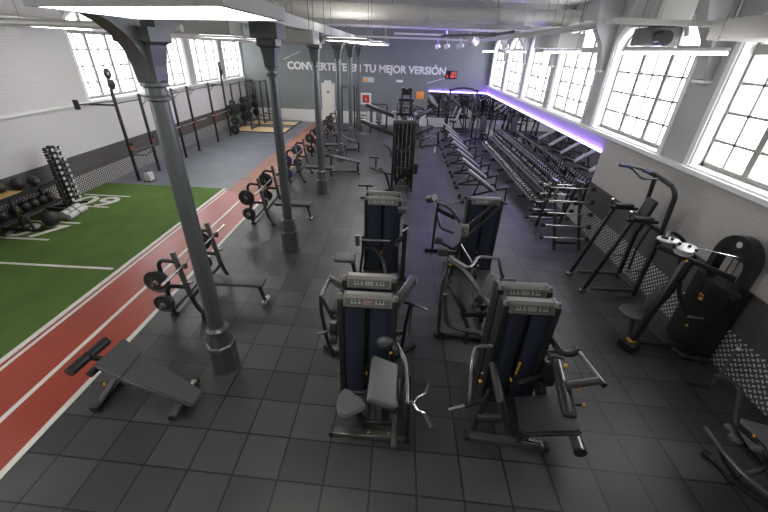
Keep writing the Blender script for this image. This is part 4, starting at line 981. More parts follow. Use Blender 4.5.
# ------------------------------------------------------------------ decline bench near the viewer
t = thing('decline_bench', 'dark grey decline sit up bench with foam foot rollers at the left front', 'bench', (-3.1, 3.1, 0), world=True)
def slab(quad, th, nm, m):
    q = [V(p) for p in quad]; n = (q[1] - q[0]).cross(q[2] - q[0]).normalized()
    if n.z < 0: n = -n
    b = MB().prism(q, -n * th); bmesh.ops.recalc_face_normals(b.bm, faces=b.bm.faces); bmesh.ops.bevel(b.bm, geom=list(b.bm.edges), offset=.018, segments=3, affect='EDGES'); return b.build(nm, m, t)
slab([(-3.56, 2.98, .72), (-3.52, 3.47, .72), (-3.21, 3.34, .615), (-3.20, 2.89, .615)], .07, 'seat_pad', 'pad_grey')
slab([(-3.205, 2.885, .61), (-3.215, 3.335, .61), (-2.33, 3.05, .285), (-2.36, 2.83, .285)], .07, 'back_pad', 'pad_grey')
MB().beam((-3.52, 3.19, .62), (-2.45, 2.97, .24), .06, .08, bev=.01).build('spine', 'frame', t)
r = MB().cyl((-3.77, 2.86, .70), (-3.745, 3.10, .70), .062, 18).build('foot_roller', 'black', t); r2 = MB().cyl((-3.74, 3.13, .70), (-3.715, 3.41, .70), .062, 18).build('foot_roller', 'black', t)
MB().cyl((-3.752, 3.10, .70), (-3.748, 3.13, .70), .045, 14).build('roller_hub', 'black', t)
MB().beam((-3.75, 3.115, .70), (-3.48, 3.17, .60), .05, .05).build('roller_arm', 'black', t)
MB().cyl((-3.60, 2.92, .61), (-3.57, 3.40, .61), .045, 14).build('knee_roller', 'black', t)
MB().beam((-3.70, 2.88, .04), (-3.70, 3.47, .04), .07, .06, bev=.01).build('rear_foot', 'frame', t)
for s in (2.95, 3.36): MB().beam((-3.69, s, .06), (-3.36, 3.15, .56), .05, .07, up=(1, 0, 0), bev=.01).build('rear_leg', 'silver', t)
for s in (2.88, 3.47): MB().box((-3.70, s, .05), (.12, .08, .09), None, .015).build('rubber_foot', 'rubber_black', t)
MB().beam((-3.30, 3.14, .38), (-2.85, 3.05, .38), .035, .035).build('adjust_strut', 'silver', t); MB().beam((-3.55, 3.15, .42), (-3.2, 3.12, .36), .05, .05).build('adjust_bracket', 'frame', t)
knob(t, (-3.50, 2.95, .42), .03)
MB().beam((-2.66, 2.80, .05), (-2.66, 3.40, .05), .08, .08, bev=.015).build('front_foot', 'silver', t); MB().beam((-2.66, 3.08, .06), (-2.62, 3.02, .28), .06, .06, up=(1, 0, 0)).build('front_post', 'frame', t)
for s in (2.80, 3.40): MB().cyl((-2.66, s - .012, .05), (-2.66, s + .012, .05), .052, 14).build('foot_end', 'rubber_black', t)

# ------------------------------------------------------------------ bench press row
def plate_mesh(r, th, m='plate'):      # axis along y, standing
    b = MB().lathe([(.022, -th / 2), (r * .45, -th / 2), (r * .55, -th * .22), (r * .80, -th * .22), (r * .86, -th / 2), (r, -th * .35), (r, th * .35), (r * .86, th / 2), (r * .80, th * .22), (r * .55, th * .22), (r * .45, th / 2), (.022, th / 2)], (0, 0, 0), 28, 'y')
    return b
PLATES = {}
def plate(loc, r, th, m, label, group=None, rz=0.):
    key = (r, th, m)
    if key not in PLATES:
        mk = plate_mesh(r, th); n0 = len(mk.bm.faces)
        for k in range(3):
            a = 2 * PI * k / 3 + .4
            mk.box((r * .68 * math.cos(a), 0, r * .68 * math.sin(a)), (r * .34, th * .62, r * .13), (0, -a - PI / 2, 0), .004)
        mk.paint(1, n0); o = mk.build('weight_plate', [m, 'slot']); PLATES[key] = o
        MB().lathe([(.045, -th / 2 - .006), (.045, th / 2 + .006)], (0, 0, 0), 14, 'y').build('hub', 'steel', o)
        tag(o, label, 'weight plate', group)
    else:
        o = dup(PLATES[key], loc, None, label, group)
    o.location = loc; o.rotation_euler = (0, random.random() * 6, rz)
    return o
def make_press():
    t = thing('bench_press', 'x', 'bench')
    cushion(t, (.50, -.08, .45), (1.0, .29, .06), None, 'pad_grey', .02, 'bench_pad')
    MB().beam((-.02, -.08, .39), (.95, -.08, .39), .06, .06, bev=.01).build('bench_rail', 'frame', t)
    MB().beam((.88, -.08, .38), (.96, -.08, .06), .06, .05, up=(1, 0, 0), bev=.01).build('bench_leg', 'frame', t)
    MB().box((.97, -.08, .045), (.09, .26, .07), None, .015).build('bench_foot', 'silver', t)
    for s in (-1, 1):
        y = s * .565
        MB().beam((-.20, y, 1.27), (-.10, y, .42), .075, .06, up=(0, 1, 0), bev=.012).build('upright', 'frame_light', t)
        MB().tube([(-.10, y, .46), (-.05, y, .22), (.06, y, .04)], .036, 10, .12).build('upright_leg', 'frame', t)
        MB().box((.06, y, .03), (.12, .08, .05), None, .01).build('leg_foot', 'black', t)
        MB().tube([(-.19, y, 1.10), (-.42, y, 1.12), (-.49, y, 1.04), (-.49, y, .80)], .034, 10, .10).build('storage_arm', 'black', t)
        MB().tube([(-.13, y, .62), (-.42, y, .62), (-.49, y, .50), (-.49, y, .04)], .038, 10, .12).build('rear_leg', 'black', t)
        for z in (.80, .36): MB().cyl((-.49, y, z), (-.49, y + s * .28, z), .023, 10).build('storage_peg', 'silver', t)
        j = MB().bb((-.15, y - .03, .99), (-.04, y + .03, 1.02)); j.bb((-.05, y - .03, .99), (-.03, y + .03, 1.09)); j.build('bar_hook', 'frame_light', t)
        MB().bb((-.12, y - .03, .70), (-.01, y + .03, .73)).build('bar_hook', 'frame_light', t)
        MB().box((-.48, y, .03), (.12, .09, .05), None, .01).build('leg_foot', 'black', t)
    MB().beam((-.10, -.565, .40), (-.10, .565, .40), .06, .06, bev=.01).build('crossbar', 'frame', t)
    MB().beam((-.49, -.565, .10), (-.49, .565, .10), .05, .05, bev=.01).build('crossbar', 'black', t)
    return t
def barbell(loc, rot, label, L=2.1, m='steel', group=None):
    b = MB().cyl((0, -L / 2 + .38, 0), (0, L / 2 - .38, 0), .014, 8).build('barbell', m); tag(b, label, 'barbell', group)
    for s in (-1, 1):
        MB().cyl((0, s * (L / 2 - .38), 0), (0, s * L / 2, 0), .025, 12).build('sleeve', m, b); MB().cyl((0, s * (L / 2 - .39), 0), (0, s * (L / 2 - .36), 0), .036, 12).build('collar', m, b)
    b.location = loc; b.rotation_euler = rot; return b
proto = make_press()
which = ['nearest the viewer', 'second from the viewer', 'with blue plates, third from the viewer', 'fourth from the viewer', 'fifth and farthest']
for i, y in enumerate([5.37, 9.2, 12.75, 16.3, 19.9]):
    lb = 'bench press station beside the red track, ' + which[i] if i < 2 else 'bench press station beside the terracotta strip, ' + which[i]
    if i == 0: proto['label'] = lb; proto['group'] = 'bench press stations in a row'; proto.location = (-3.27, y, 0)
    else: dup(proto, (-3.27, y, 0), None, lb)
    barbell((-3.355, y - .1, 1.045), (0, 0, 0), 'steel barbell racked on the bench press station ' + which[i], m='steel', group='barbells on the bench press row')
    hue = 'plate_blue' if i == 2 else 'plate'; cn = 'dark blue' if i == 2 else 'black'
    for s, sn in ((-1, 'near'), (1, 'far')):
        for z, r, zn in ((.80, .20, 'upper'), (.36, .165, 'lower')):
            nn = 2 if z > .5 else (2 if s < 0 else 1)
            for k in range(nn):
                plate((-3.76, y + s * (.66 + .065 * k), z - r * .0 - .0), r if k == nn - 1 else r * .85, .045, hue, '%s %s plate on the %s peg, %s side, bench press %s' % ('outer' if k == nn - 1 else 'inner', cn, zn, sn, which[i].split(', ')[-1]), 'plates on the bench press row')
# ------------------------------------------------------------------ adjustable benches
def make_adj():
    t = thing('adjustable_bench', 'x', 'bench')
    b = MB().box((-.13, 0, .70), (1.08, .28, .075), (0, .60, 0), .022, 3).build('backrest', 'pad_highlight', t)
    MB().box((-.17, 0, .635), (.9, .07, .05), (0, .60, 0), .01).build('backrest_rail', 'silver', t)
    MB().box((.57, 0, .50), (.34, .28, .065), (0, -.30, 0), .022, 3).build('seat', 'pad', t)
    MB().beam((.33, 0, .40), (.72, 0, .50), .05, .05, bev=.008).build('seat_rail', 'frame', t)
    MB().beam((.68, 0, .46), (.70, 0, .05), .05, .05, up=(1, 0, 0), bev=.008).build('front_leg', 'frame', t)
    MB().beam((.70, -.22, .04), (.70, .22, .04), .06, .05, bev=.01).build('front_foot', 'frame', t)
    MB().beam((.66, 0, .16), (-.62, 0, .09), .06, .06, bev=.01).build('base_beam', 'frame', t)
    MB().beam((.30, 0, .40), (-.60, 0, .11), .05, .06, bev=.01).build('frame_beam', 'frame', t)
    MB().beam((-.18, 0, .70), (-.34, 0, .17), .04, .05, up=(1, 0, 0)).build('support_strut', 'frame', t)
    MB().beam((-.66, -.28, .05), (-.66, .28, .05), .06, .06, bev=.01).build('rear_foot', 'frame', t)
    for s in (-1, 1): MB().cyl((-.71, s * .24, .06), (-.71, s * .28, .06), .06, 14).build('wheel', 'rubber_black', t)
    MB().tube([(.70, 0, .34), (.80, 0, .36)], .016, 8).build('carry_grip', 'silver', t)
    return t
proto = make_adj()
for i, y in enumerate([11.15, 12.5, 13.85, 15.25, 16.7, 18.2, 19.7]):
    lb = 'inclined adjustable bench, %s from the viewer in the row before the dumbbell rack' % ordinal(i)
    if i == 0: proto['label'] = lb; proto['group'] = 'adjustable benches in a row'; proto.location = (2.82, y, 0)
    else: dup(proto, (2.82, y, 0), random.uniform(-.03, .03), lb)

# ------------------------------------------------------------------ dumbbell rack
RY0, RY1 = 9.95, 18.2
TIERS = [(4.22, .42), (4.52, .72), (4.84, 1.02)]
t = thing('dumbbell_rack', 'long three tier dumbbell rack in front of the wall mirror', 'rack', (4.5, 14.0, 0), world=True)
n = 6
for k in range(n):
    y = RY0 + .25 + (RY1 - RY0 - .5) * k / (n - 1)
    MB().beam((4.12, y, .28), (4.98, y, 1.06), .07, .06, bev=.01).build('slant_post', 'black', t)
    MB().beam((4.98, y, 0), (4.98, y, 1.06), .06, .06, up=(1, 0, 0), bev=.01).build('rear_post', 'black', t)
    MB().beam((4.10, y, .04), (5.02, y, .04), .07, .06, bev=.01).build('base_foot', 'black', t); MB().beam((4.30, y, .04), (4.30, y, .42), .05, .05, up=(1, 0, 0)).build('front_post', 'black', t)
for x, z in TIERS:
    m = MB()
    for o in (-.085, .085): m.beam((x + o, RY0, z - .065 + o * .6), (x + o, RY1, z - .065 + o * .6), .05, .02)
    m.build('shelf_rail', 'frame', t)
def make_dumbbell(r, L):
    # one turned body: pale end disc, black head, bright handle, black head, pale end disc
    h = L / 2
    prof = [(r * .86, -h - .004), (r * .86, -h), (r, -h + .010), (r, -L * .28), (r * .82, -L * .24), (.016, -L * .23), (.016, L * .23), (r * .82, L * .24), (r, L * .28), (r, h - .010), (r * .86, h), (r * .86, h + .004)]
    b = MB().lathe(prof, (0, 0, 0), 10, 'x')
    for f in b.bm.faces:
        c = f.calc_center_median(); x = abs(c.x)
        f.material_index = 2 if x > h - .001 else (1 if x < L * .22 else 0)
    return b.build('dumbbell', ['rubber_black', 'chrome', 'endcap'])
SIZES = [(.082, .30), (.076, .28), (.060, .22)]
tn = ['lowest', 'middle', 'top']
pitch = [.215, .215, .195]
for j, (x, z) in enumerate(TIERS):
    r, L = SIZES[j]; y = RY0 + .14; k = 0; first = None
    while y < RY1 - .1:
        lb = 'dumbbell on the %s tier of the long rack, %s from the near end' % (tn[j], ordinal(k))
        if first is None: first = make_dumbbell(r, L); o = tag(first, lb, 'dumbbell', 'dumbbells on the long rack')
        else: o = dup(first, (0, 0, 0), None, lb)
        o.location = (x, y, z - .052 + r); o.rotation_euler = (0, -.30, 0)
        y += pitch[j]; k += 1

# ------------------------------------------------------------------ fixed barbell rack
t = thing('barbell_rack', 'two sided stand holding short fixed barbells at the near end of the dumbbell rack', 'rack', (4.3, 8.7, 0), world=True)
SP = {1: [(8.09, .30), (8.27, .55), (8.45, .80), (8.63, 1.05), (8.84, 1.32)], -1: [(9.27, .30), (9.20, .55), (9.13, .80), (9.06, 1.05), (9.0, 1.32)]}
for x in (3.98, 4.58):
    MB().beam((x, 8.02, .0), (x, 8.92, 1.44), .06, .07, up=(1, 0, 0), bev=.012).build('front_post', 'frame', t)
    MB().beam((x, 9.42, .0), (x, 8.98, 1.44), .06, .07, up=(1, 0, 0), bev=.012).build('rear_post', 'black', t)
    MB().box((x, 8.95, 1.47), (.10, .30, .05), None, .012).build('post_top', 'silver', t)
    for sgn, pts in SP.items():
        for (y, z) in pts:
            MB().box((x, y + (-.05 if sgn > 0 else .05) * .6, z - .025), (.05, .10, .02), None, .004).build('bar_hook', 'silver', t)
MB().beam((3.98, 8.92, .95), (4.58, 8.92, .95), .05, .05).build('crossbar', 'silver', t); MB().beam((3.98, 9.2, .5), (4.58, 9.2, .5), .05, .05).build('crossbar', 'frame', t)
MB().beam((3.98, 8.2, .12), (4.58, 8.2, .12), .05, .05).build('crossbar', 'frame', t)
first = None
for sgn, sn in ((1, 'front'), (-1, 'back')):
    for k, (y, z) in enumerate(SP[sgn]):
        lb = 'short fixed barbell on the %s side of the two sided stand, %s' % (sn, ['lowest hook', 'second hook up', 'third hook up', 'fourth hook up', 'top hook'][k])
        if first is None:
            b = MB().cyl((-.50, 0, 0), (.50, 0, 0), .016, 10).build('fixed_barbell', 'steel')
            for s in (-1, 1):
                MB().lathe([(.05, 0), (.055, .012), (.055, .07), (.05, .085)], (s * .54 - .0425, 0, 0), 12, 'x').build('barbell_head', 'rubber_black', b)
            first = tag(b, lb, 'barbell', 'fixed barbells on the two sided stand'); o = b
        else: o = dup(first, (0, 0, 0), None, lb)
        o.location = (4.16 + .045 * (k if sgn > 0 else .3 * k) + (.0 if sgn > 0 else .02), y + (-.04 if sgn > 0 else .04), z + .01)
        o.scale = (1.02, 1, 1)
# ------------------------------------------------------------------ left wall rig
RX = -8.8; PY = [11.62, 12.80, 14.72, 15.85, 17.72, 19.2]
t = thing('pull_up_rig', 'long black pull up rig of six posts along the left wall', 'rig', (RX, 15.4, 0), world=True)
for i, y in enumerate(PY):
    p = MB().beam((RX, y, 0), (RX, y, 2.62 if i not in (0, 5) else 2.86), .075, .075, up=(1, 0, 0), bev=.008).build('post', 'black', t)
    MB().bb((RX - .07, y - .07, 0), (RX + .07, y + .07, .012)).build('post_foot', 'black', p)
    if i in (0, 5): MB().beam((RX, y, 2.40), (XL + .06, y, 2.40), .06, .06).build('wall_tie', 'black', t)
    j = MB().bb((RX + .03, y - .05, 1.18), (RX + .12, y + .05, 1.21), .004); j.bb((RX + .10, y - .05, 1.18), (RX + .12, y + .05, 1.27), .004)
    jo = j.build('bar_hook', 'black', t); MB().bb((RX + .038, y - .055, 1.04), (RX + .075, y + .055, 1.16), .006).build('hook_pad', 'red', jo)
for a, b in ((0, 1), (2, 3), (3, 4), (4, 5)):
    MB().cyl((RX, PY[a], 2.44), (RX, PY[b], 2.44), .018, 8).build('pull_up_bar', 'black', t)
MB().cyl((RX, PY[0], 2.52), (RX - .3, 10.55, 2.52), .02, 8).build('pull_up_bar', 'frame_light', t); MB().bb((RX - .38, 10.49, 2.40), (RX - .24, 10.55, 2.66), .01).build('bar_end', 'black', t)
for i in (1, 2, 3, 4):
    y = PY[i]
    MB().tube([(RX, y, 2.58), (RX, y + .50, 2.42), (RX, y, 2.26)], .028, 8).build('triangle_brace', 'black', t)
for y0, y1 in ((PY[0], PY[1]),):
    MB().beam((RX + .06, y0, .98), (RX + .06, y1, .92), .05, .06).build('safety_arm', 'frame_light', t); MB().tube([(RX + .02, y0, .86), (RX + .3, y0 + .3, .80), (RX + .05, y1 - .1, .82)], .018, 8).build('spotter_bar', 'frame', t)
for i, (y, w) in ((0, (PY[0], 'first')), (5, (PY[5], 'last'))):
    t2 = thing('wall_ball_target', 'pair of round black ball targets above the %s post of the rig' % w, 'target', (RX, y, 2.8), world=True)
    MB().lathe([(.11, -.02), (.15, -.012), (.15, .012), (.11, .02)], (RX, y + .05, 3.27), 18, 'x').build('upper_disc', 'frame', t2)
    MB().lathe([(.045, -.026), (.045, .026)], (RX, y + .05, 3.27), 14, 'x').build('disc_centre', 'endcap', t2)
    MB().lathe([(.11, -.03), (.15, -.02), (.15, .02), (.11, .03)], (RX, y + .08, 2.97), 18, 'x').build('lower_disc', 'black', t2)
    MB().beam((RX - .04, y + .04, 2.86), (RX - .04, y + .05, 3.25), .03, .03, up=(1, 0, 0)).build('stem', 'black', t2)
barbell((RX + .085, 15.6, 1.235), (0, 0, 0), 'coppery barbell racked between the third and fourth rig posts', 2.5, 'copper', 'barbells on the rig')
barbell((RX + .085, 18.55, 1.235), (0, 0, 0), 'coppery barbell with black plates on the last rig posts', 2.2, 'copper', 'barbells on the rig')
for k, (yy, zz, r, lb) in enumerate([(19.35, 1.235, .24, 'inner'), (19.43, 1.235, .24, 'outer')]): plate((RX + .085, yy, zz), r, .05, 'plate', 'big black plate loaded on the rig barbell, %s of the two' % lb, 'plates by the rig')
plate((RX + .2, 19.35, .26), .24, .05, 'plate', 'big black plate standing on the floor below the loaded rig barbell', 'plates by the rig')
t = thing('foam_block', 'pale grey block with carry handle on the floor by the first rig post', 'block', (-8.42, 11.62, 0), world=True)
MB().box((-8.42, 11.62, .15), (.20, .26, .30), None, .03, 3).build('block_body', 'grey_roll', t)
MB().box((-8.42, 11.62, .02), (.26, .32, .04), None, .01).build('block_base', 'frame_light', t)
MB().tube([(-8.42, 11.54, .29), (-8.42, 11.55, .37), (-8.42, 11.69, .37), (-8.42, 11.70, .29)], .014, 8, .03).build('handle', 'frame', t)

# squat racks on the platforms
def squat_rack(x0, x1, y0, y1, H, label, m='black'):
    t = thing('squat_rack', label, 'rack', ((x0 + x1) / 2, (y0 + y1) / 2, .0), world=True)
    zb = .056 if x1 < -6 else 0
    for x in (x0, x1):
        for y in (y0, y1): MB().beam((x, y, zb), (x, y, H), .075, .075, up=(1, 0, 0), bev=.008).build('post', m, t)
        MB().beam((x, y0, H - .05), (x, y1, H - .05), .06, .06).build('top_rail', m, t); MB().beam((x, y0, zb + .06), (x, y1, zb + .06), .06, .06).build('base_rail', m, t)
    for y in (y0, y1): MB().cyl((x0, y, H - .08), (x1, y, H - .08), .02, 8).build('pull_up_bar', m, t)
    for y in (y0, y1):
        for z in (.5, .95, 1.4): MB().cyl((x0, y, z), (x0 - .0, y + (-.24 if y == y0 else .24), z), .022, 8).build('plate_peg', 'frame_light', t)
        MB().bb((x1 + .03, y - .05, 1.12), (x1 + .13, y + .05, 1.16), .004).build('bar_hook', m, t)
        MB().beam((x1, y, .62), (x1 + .55, y, .62), .05, .06).build('safety_arm', 'frame_light', t)
    return t
for i, (y0, y1, w) in enumerate([(20.65, 21.85, 'nearer'), (22.75, 23.75, 'farther')]):
    squat_rack(-9.05, -8.2, y0, y1, 2.38, 'black squat rack hung with plates on the %s lifting platform' % w)
    for y, s, sn in ((y0, -1, 'near'), (y1, 1, 'far')):
        for z, zn in ((.5, 'lowest'), (.95, 'middle'), (1.4, 'top')):
            for k in range(1 if s > 0 and z < 1 else 2):
                plate((-9.05, y + s * (.075 + .055 * k), z), .21 if z < 1.2 else .17, .05, 'plate_green' if (k == 1 and z > .6 and s < 0) else 'plate', '%s %s plate on the %s peg, %s side of the %s squat rack' % (('inner', 'outer')[k], 'green' if (k == 1 and z > .6 and s < 0) else 'black', zn, sn, w), 'plates on the squat racks')
    barbell((-8.02, (y0 + y1) / 2, .62 + .055), (0, 0, 0), 'barbell resting on the safety arms of the %s squat rack' % w, 2.0, 'steel', 'barbells on the squat racks')
squat_rack(-3.55, -2.65, 22.4, 23.6, 2.3, 'tall dark squat rack against the far wall between the columns')

# dumbbell tower
t = thing('dumbbell_tower', 'slim black upright dumbbell tower between ball rack and rig by the left wall', 'rack', (-9.2, 9.25, 0), world=True)
MB().beam((-9.2, 9.25, .04), (-9.2, 9.25, 1.68), .08, .08, up=(1, 0, 0), bev=.01).build('post', 'black', t)
for a, b in (((-9.5, 9.0, .05), (-8.95, 9.5, .05)), ((-9.5, 9.5, .05), (-8.95, 9.0, .05))): MB().beam(a, b, .08, .07, bev=.01).build('base_foot', 'black', t)
first = None
for k in range(10):
    z = .20 + k * .152
    for s in (-1, 1):
        MB().beam((-9.2, 9.25, z - .03), (-9.2, 9.25 + s * .17, z - .03), .09, .03).build('cradle', 'black', t)
for k in range(10):
    z = .20 + k * .152; r = .062 - .002 * k
    for s, sn in ((-1, 'near'), (1, 'far')):
        lb = 'small dumbbell on the %s side of the dumbbell tower, %s from the floor' % (sn, ordinal(k))
        if first is None: first = make_dumbbell(.052, .24); o = tag(first, lb, 'dumbbell', 'dumbbells on the tower')
        else: o = dup(first, (0, 0, 0), None, lb)
        o.location = (-9.12, 9.25 + s * .125, z + .038); o.rotation_euler = (0, 0, 0)

# ball rack
t = thing('ball_rack', 'black two shelf rack holding medicine balls by the left wall', 'rack', (-9.3, 7.6, 0), world=True)
for y in (6.2, 7.55, 8.85):
    for x in (-9.55, -9.0): MB().beam((x, y, 0), (x, y, .98 if x < -9.3 else .86), .055, .055, up=(1, 0, 0), bev=.008).build('post', 'black', t)
    MB().beam((-9.55, y, .06), (-8.9, y, .06), .06, .06).build('foot', 'black', t)
for z in (.34, .84):
    m = MB().bb((-9.56, 6.18, z), (-8.96, 8.87, z + .03), .006); m.build('shelf', 'black', t)
    MB().beam((-8.97, 6.18, z + .05), (-8.97, 8.87, z + .05), .02, .05).build('shelf_lip', 'frame', t)
tag(MB().bb((-9.40, 7.35, .872), (-8.99, 7.95, .90), .008).build('board', 'tan'), 'tan board lying on the top shelf of the ball rack', 'board')
def ball(p, r, label, cat='ball', group='balls on the rack', ring=None, name='medicine_ball', sc=(1, 1, 1)):
    o = MB().sphere((0, 0, 0), r, sc, 20, 12).build(name, 'ball'); tag(o, label, cat, group); o.location = p
    if ring:
        c = MB().lathe([(r * .36, r * .935), (r * .36, r * .952), (r * .30, r * .957), (r * .30, r * .94)], (0, 0, 0), 18, 'x').build('printed_ring', ring, o)
    return o
for i, (y, rg) in enumerate([(7.72, 'yellow'), (7.98, None), (8.22, 'yellow'), (8.46, None), (8.70, 'yellow')]):
    ball((-9.2, y, .37 + .118), .118, 'black ball on the far half of the lower shelf, %s of five' % ordinal(i), ring=rg)
for i, y in enumerate([6.5, 6.8, 7.1, 7.38]): ball((-9.2, y, .37 + .118), .118, 'black medicine ball on the near half of the lower shelf, %s from the near end' % ordinal(i))
for i, (y, x, r, lb) in enumerate([(7.80, -9.42, .13, 'black ball on the top shelf against the wall behind the tan board'), (6.72, -9.22, .14, 'large black ball on the top shelf nearest the viewer'), (8.14, -9.3, .14, 'black ball on the top shelf in the middle of three'), (8.46, -9.2, .125, 'black ball with pale ring at the far end of the top shelf')]):
    ball((x, y, .87 + r), r, lb, ring='endcap' if i == 3 else None)
t = thing('training_bag', 'soft black bag with pale handle lying on the top shelf beside the balls', 'bag', (-9.12, 7.15, .90), world=True)
MB().sphere((-9.20, 7.3, .902 + .10), .10, (1.0, 1.9, 1.0)).build('bag_body', 'ball', t); MB().tube([(-9.10, 7.2, 1.05), (-9.04, 7.2, 1.10), (-9.04, 7.4, 1.10), (-9.10, 7.4, 1.05)], .012, 8, .04).build('bag_handle', 'grey_roll', t)
ball((-8.62, 7.93, .205), .192, 'big black ball on the turf before the ball rack', group=None, name='slam_ball')
t = thing('bag_frame', 'small black stand on the turf beside the big black ball', 'stand', (-8.75, 7.5, 0), world=True)
MB().beam((-8.9, 7.55, .04), (-8.6, 7.62, .04), .05, .05).build('foot', 'black', t); MB().beam((-8.78, 7.58, .05), (-8.86, 7.60, .42), .04, .04, up=(1, 0, 0)).build('post', 'black', t); MB().cyl((-8.86, 7.50, .42), (-8.86, 7.70, .42), .03, 10).build('top_bar', 'frame', t)
for i, (p, q, lb) in enumerate([((-8.72, 8.36, .10), (-8.80, 9.0, .10), 'pale rolled mat with dark straps on the turf, nearer the ball rack'), ((-8.50, 8.28, .09), (-8.57, 8.95, .09), 'pale rolled mat on the turf, in front of the strapped roll')]):
    t = thing('rolled_mat', lb, 'mat', V(p) * 1, world=True)
    z = .012 + (.095 if i == 0 else .08)
    p, q = V((p[0], p[1], z)), V((q[0], q[1], z))
    MB().cyl(p, q, z - .012, 18).build('roll', 'grey_roll', t)
    for f in ((.3, .6) if i == 0 else (.5,)): c = p.lerp(q, f); d = (q - p).normalized(); MB().cyl(c - d * .02, c + d * .02, z - .0105, 18).build('strap', 'frame', t)

# ------------------------------------------------------------------ far right corner
t = thing('smith_machine', 'tall rack machine with arched top bar before the far mirror', 'rack machine', (3.4, 21.6, 0), world=True)
for x in (2.68, 4.12):
    MB().beam((x, 21.5, 0), (x, 21.5, 2.38), .09, .09, up=(1, 0, 0), bev=.012).build('post', 'black', t); foot_bar(t, (x, 21.1, .04), (x, 22.6, .04), .09, .07, 'black')
    MB().beam((x, 22.4, .06), (x, 21.6, 2.0), .07, .07, up=(1, 0, 0)).build('rear_brace', 'black', t); MB().box((x, 21.5, 2.42), (.13, .13, .10), None, .02).build('post_top', 'frame', t)
    MB().cyl((x + (.14 if x < 3 else -.14), 21.42, .1), (x + (.14 if x < 3 else -.14), 21.42, 2.3), .018, 8).build('guide_rod', 'chrome', t)
MB().tube([(2.68, 21.5, 2.36), (2.9, 21.5, 2.48), (3.4, 21.5, 2.54), (3.9, 21.5, 2.48), (4.12, 21.5, 2.36)], .045, 10, .2).build('arched_bar', 'frame', t)
MB().cyl((2.45, 21.40, 1.25), (4.35, 21.40, 1.25), .02, 10).build('smith_bar', 'steel', t)
MB().beam((2.68, 22.4, .1), (4.12, 22.4, .1), .07, .07).build('rear_rail', 'black', t)
for i, (x, s) in enumerate(((2.52, 'left'), (4.28, 'right'))): plate((x, 21.40, 1.25), .20, .05, 'plate', 'black plate on the %s end of the bar in the tall arched rack machine' % s, 'plates on the rack machine', PI / 2)
def plate_machine(x, y, rz, label, pale=False):
    t = thing('plate_machine', label, 'weight machine', (x, y, 0), rz)
    for s in (-.45, .45):
        foot_bar(t, (-.7, s, .04), (.7, s, .04), .08, .06, 'black'); MB().tube([(-.6, s, .06), (-.45, s, 1.0), (-.1, s, 1.45), (.45, s, 1.5)], .04, 8, .2).build('side_frame', 'black', t)
        MB().tube([(.45, s, 1.5), (.6, s, .7), (.62, s, .06)], .035, 8, .15).build('front_frame', 'frame', t); MB().cyl((-.2, s, 1.0), (-.2, s * 1.7, 1.0), .025, 8).build('plate_peg', 'chrome', t)
        MB().cyl((.2, s, 1.2), (.5, s * .6, 1.15), .022, 8).build('hand_grip', 'silver', t)
    MB().beam((-.6, -.45, .1), (-.6, .45, .1), .07, .07).build('crossbar', 'black', t); MB().beam((-.1, -.45, 1.45), (-.1, .45, 1.45), .06, .06).build('crossbar', 'frame', t)
    MB().box((.18, 0, .50), (.42, .36, .08), (0, -.1, 0), .03, 3).build('seat', 'pad', t); MB().box((-.12, 0, .95), (.09, .34, .80), (0, -.3, 0), .03, 3).build('backrest', 'grey_roll' if pale else 'pad_grey', t)
    MB().beam((.15, 0, .48), (.1, 0, .06), .08, .08, up=(1, 0, 0)).build('seat_post', 'frame', t); MB().beam((-.15, 0, .8), (-.5, 0, .06), .07, .07, up=(1, 0, 0)).build('back_post', 'frame', t)
    MB().beam((-.6, 0, .06), (.5, 0, .06), .08, .07).build('spine', 'black', t)
    return t
plate_machine(3.45, 23.42, PI, 'plate loaded machine with pale backrest standing behind the arched rack', True)
plate_machine(4.42, 20.0, -PI / 2, 'low dark plate loaded machine at the far end of the dumbbell rack')
plate_machine(.9, 21.0, 2.4, 'dark plate loaded machine before the orange sign')
plate_machine(-1.2, 22.2, -PI / 2, 'dark plate loaded machine below the fire box')
plate_machine(.3, 22.8, -PI / 2, 'dark plate loaded machine behind the cable station')
def incline(x, y, rz, label, tilt=-.40):
    t = thing('incline_bench', label, 'bench', (x, y, 0), rz)
    MB().box((0, 0, .55), (1.25, .30, .07), (0, tilt, 0), .025, 3).build('long_pad', 'pad_grey', t)
    MB().beam((-.5, 0, .28), (-.52, 0, .04), .07, .07, up=(1, 0, 0)).build('rear_post', 'black', t); MB().beam((.48, 0, .70), (.55, 0, .04), .07, .07, up=(1, 0, 0)).build('front_post', 'black', t)
    for p in (-.52, .55): MB().beam((p, -.28, .035), (p, .28, .035), .07, .06, bev=.01).build('foot', 'black', t)
    MB().beam((-.52, 0, .06), (.55, 0, .06), .06, .05).build('base_beam', 'black', t); MB().cyl((.62, -.25, .72), (.62, .25, .72), .05, 12).build('roller', 'black', t)
    MB().cyl((-.50, -.22, .42), (-.50, .22, .42), .05, 12).build('roller', 'black', t)
    return t
incline(-2.0, 13.55, PI + .2, 'dark incline bench with rollers beside the third column', -.22)
incline(-2.35, 17.1, PI + .1, 'dark incline bench with rollers between the fourth and fifth columns')
incline(1.55, 18.6, .5, 'dark incline bench alone before the far skirting, right of the cable station')
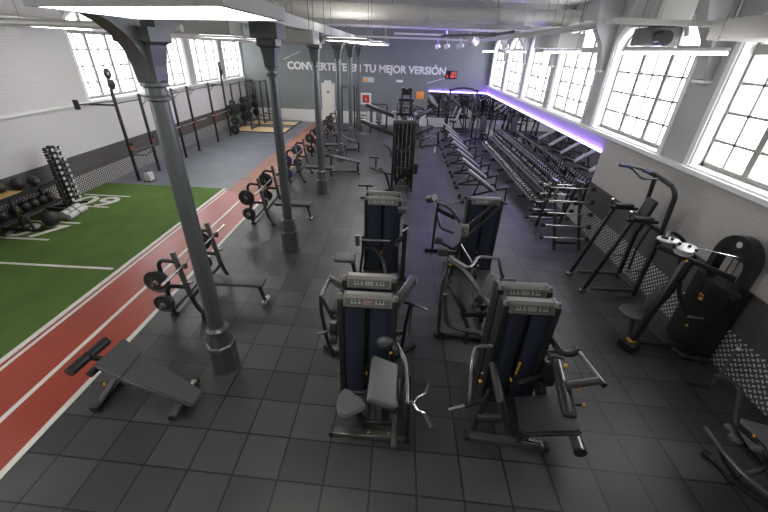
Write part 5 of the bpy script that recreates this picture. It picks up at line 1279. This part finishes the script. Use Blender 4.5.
tt = thing('water_bottle', 'small pale bottle standing on the floor right of the cable station', 'bottle', (1.75, 17.4, 0), world=True)
MB().lathe([(.04, 0), (.045, .02), (.045, .20), (.02, .25), (.02, .28)], (1.75, 17.4, 0), 14).build('bottle_body', 'endcap', tt); MB().lathe([(.024, .275), (.024, .31)], (1.75, 17.4, 0), 12).build('bottle_cap', 'white', tt)

# ------------------------------------------------------------------ light and camera
w = bpy.data.worlds.new('overcast_sky'); SC.world = w; w.use_nodes = True
nt = w.node_tree; bg = nt.nodes['Background']; bg.inputs['Color'].default_value = (.93, .96, 1., 1); bg.inputs['Strength'].default_value = SKY
def portal(x, y0, y1, rot):
    l = bpy.data.lights.new('window_daylight', 'AREA'); l.shape = 'RECTANGLE'; l.size = 2.4; l.size_y = y1 - y0; l.energy = 1; l.cycles.is_portal = True
    o = bpy.data.objects.new('window_daylight', l); COL.objects.link(o); o.location = (x, (y0 + y1) / 2, 3.75); o.rotation_euler = rot; o['kind'] = 'helper'
for a, b in RW: portal(XR + .47, a, b, (0, PI / 2, 0))
for a, b in LW: portal(XL - .47, a, b, (0, -PI / 2, 0))
cam = bpy.data.cameras.new('camera'); co = bpy.data.objects.new('camera', cam); COL.objects.link(co)
cam.sensor_width = 36; cam.sensor_fit = 'HORIZONTAL'; cam.lens = 360 * 36 / 768; cam.clip_end = 200; cam.clip_start = .05
R = Matrix(((0.9984027714040808, -0.051416555742727785, 0.023414607581717612), (0.0458149327053471, 0.4943190107682187, -0.8680724091539451), (0.03305900775666713, 0.8677586377493944, 0.495885116350007)))
R = Matrix([[R[i][j] for j in range(3)] for i in range(3)])
co.matrix_world = Matrix.Translation((0, 0, 4.15)) @ R.to_4x4()
SC.camera = co
vs = SC.view_settings; vs.view_transform = 'Standard'; vs.look = 'None'; vs.gamma = 1; vs.exposure = EXPO; vs.use_curve_mapping = False
SC.cycles.max_bounces = 8; SC.cycles.diffuse_bounces = 4; SC.cycles.glossy_bounces = 4; SC.cycles.transparent_max_bounces = 12
SC.cycles.sample_clamp_indirect = 6
SC.cycles.use_denoising = True
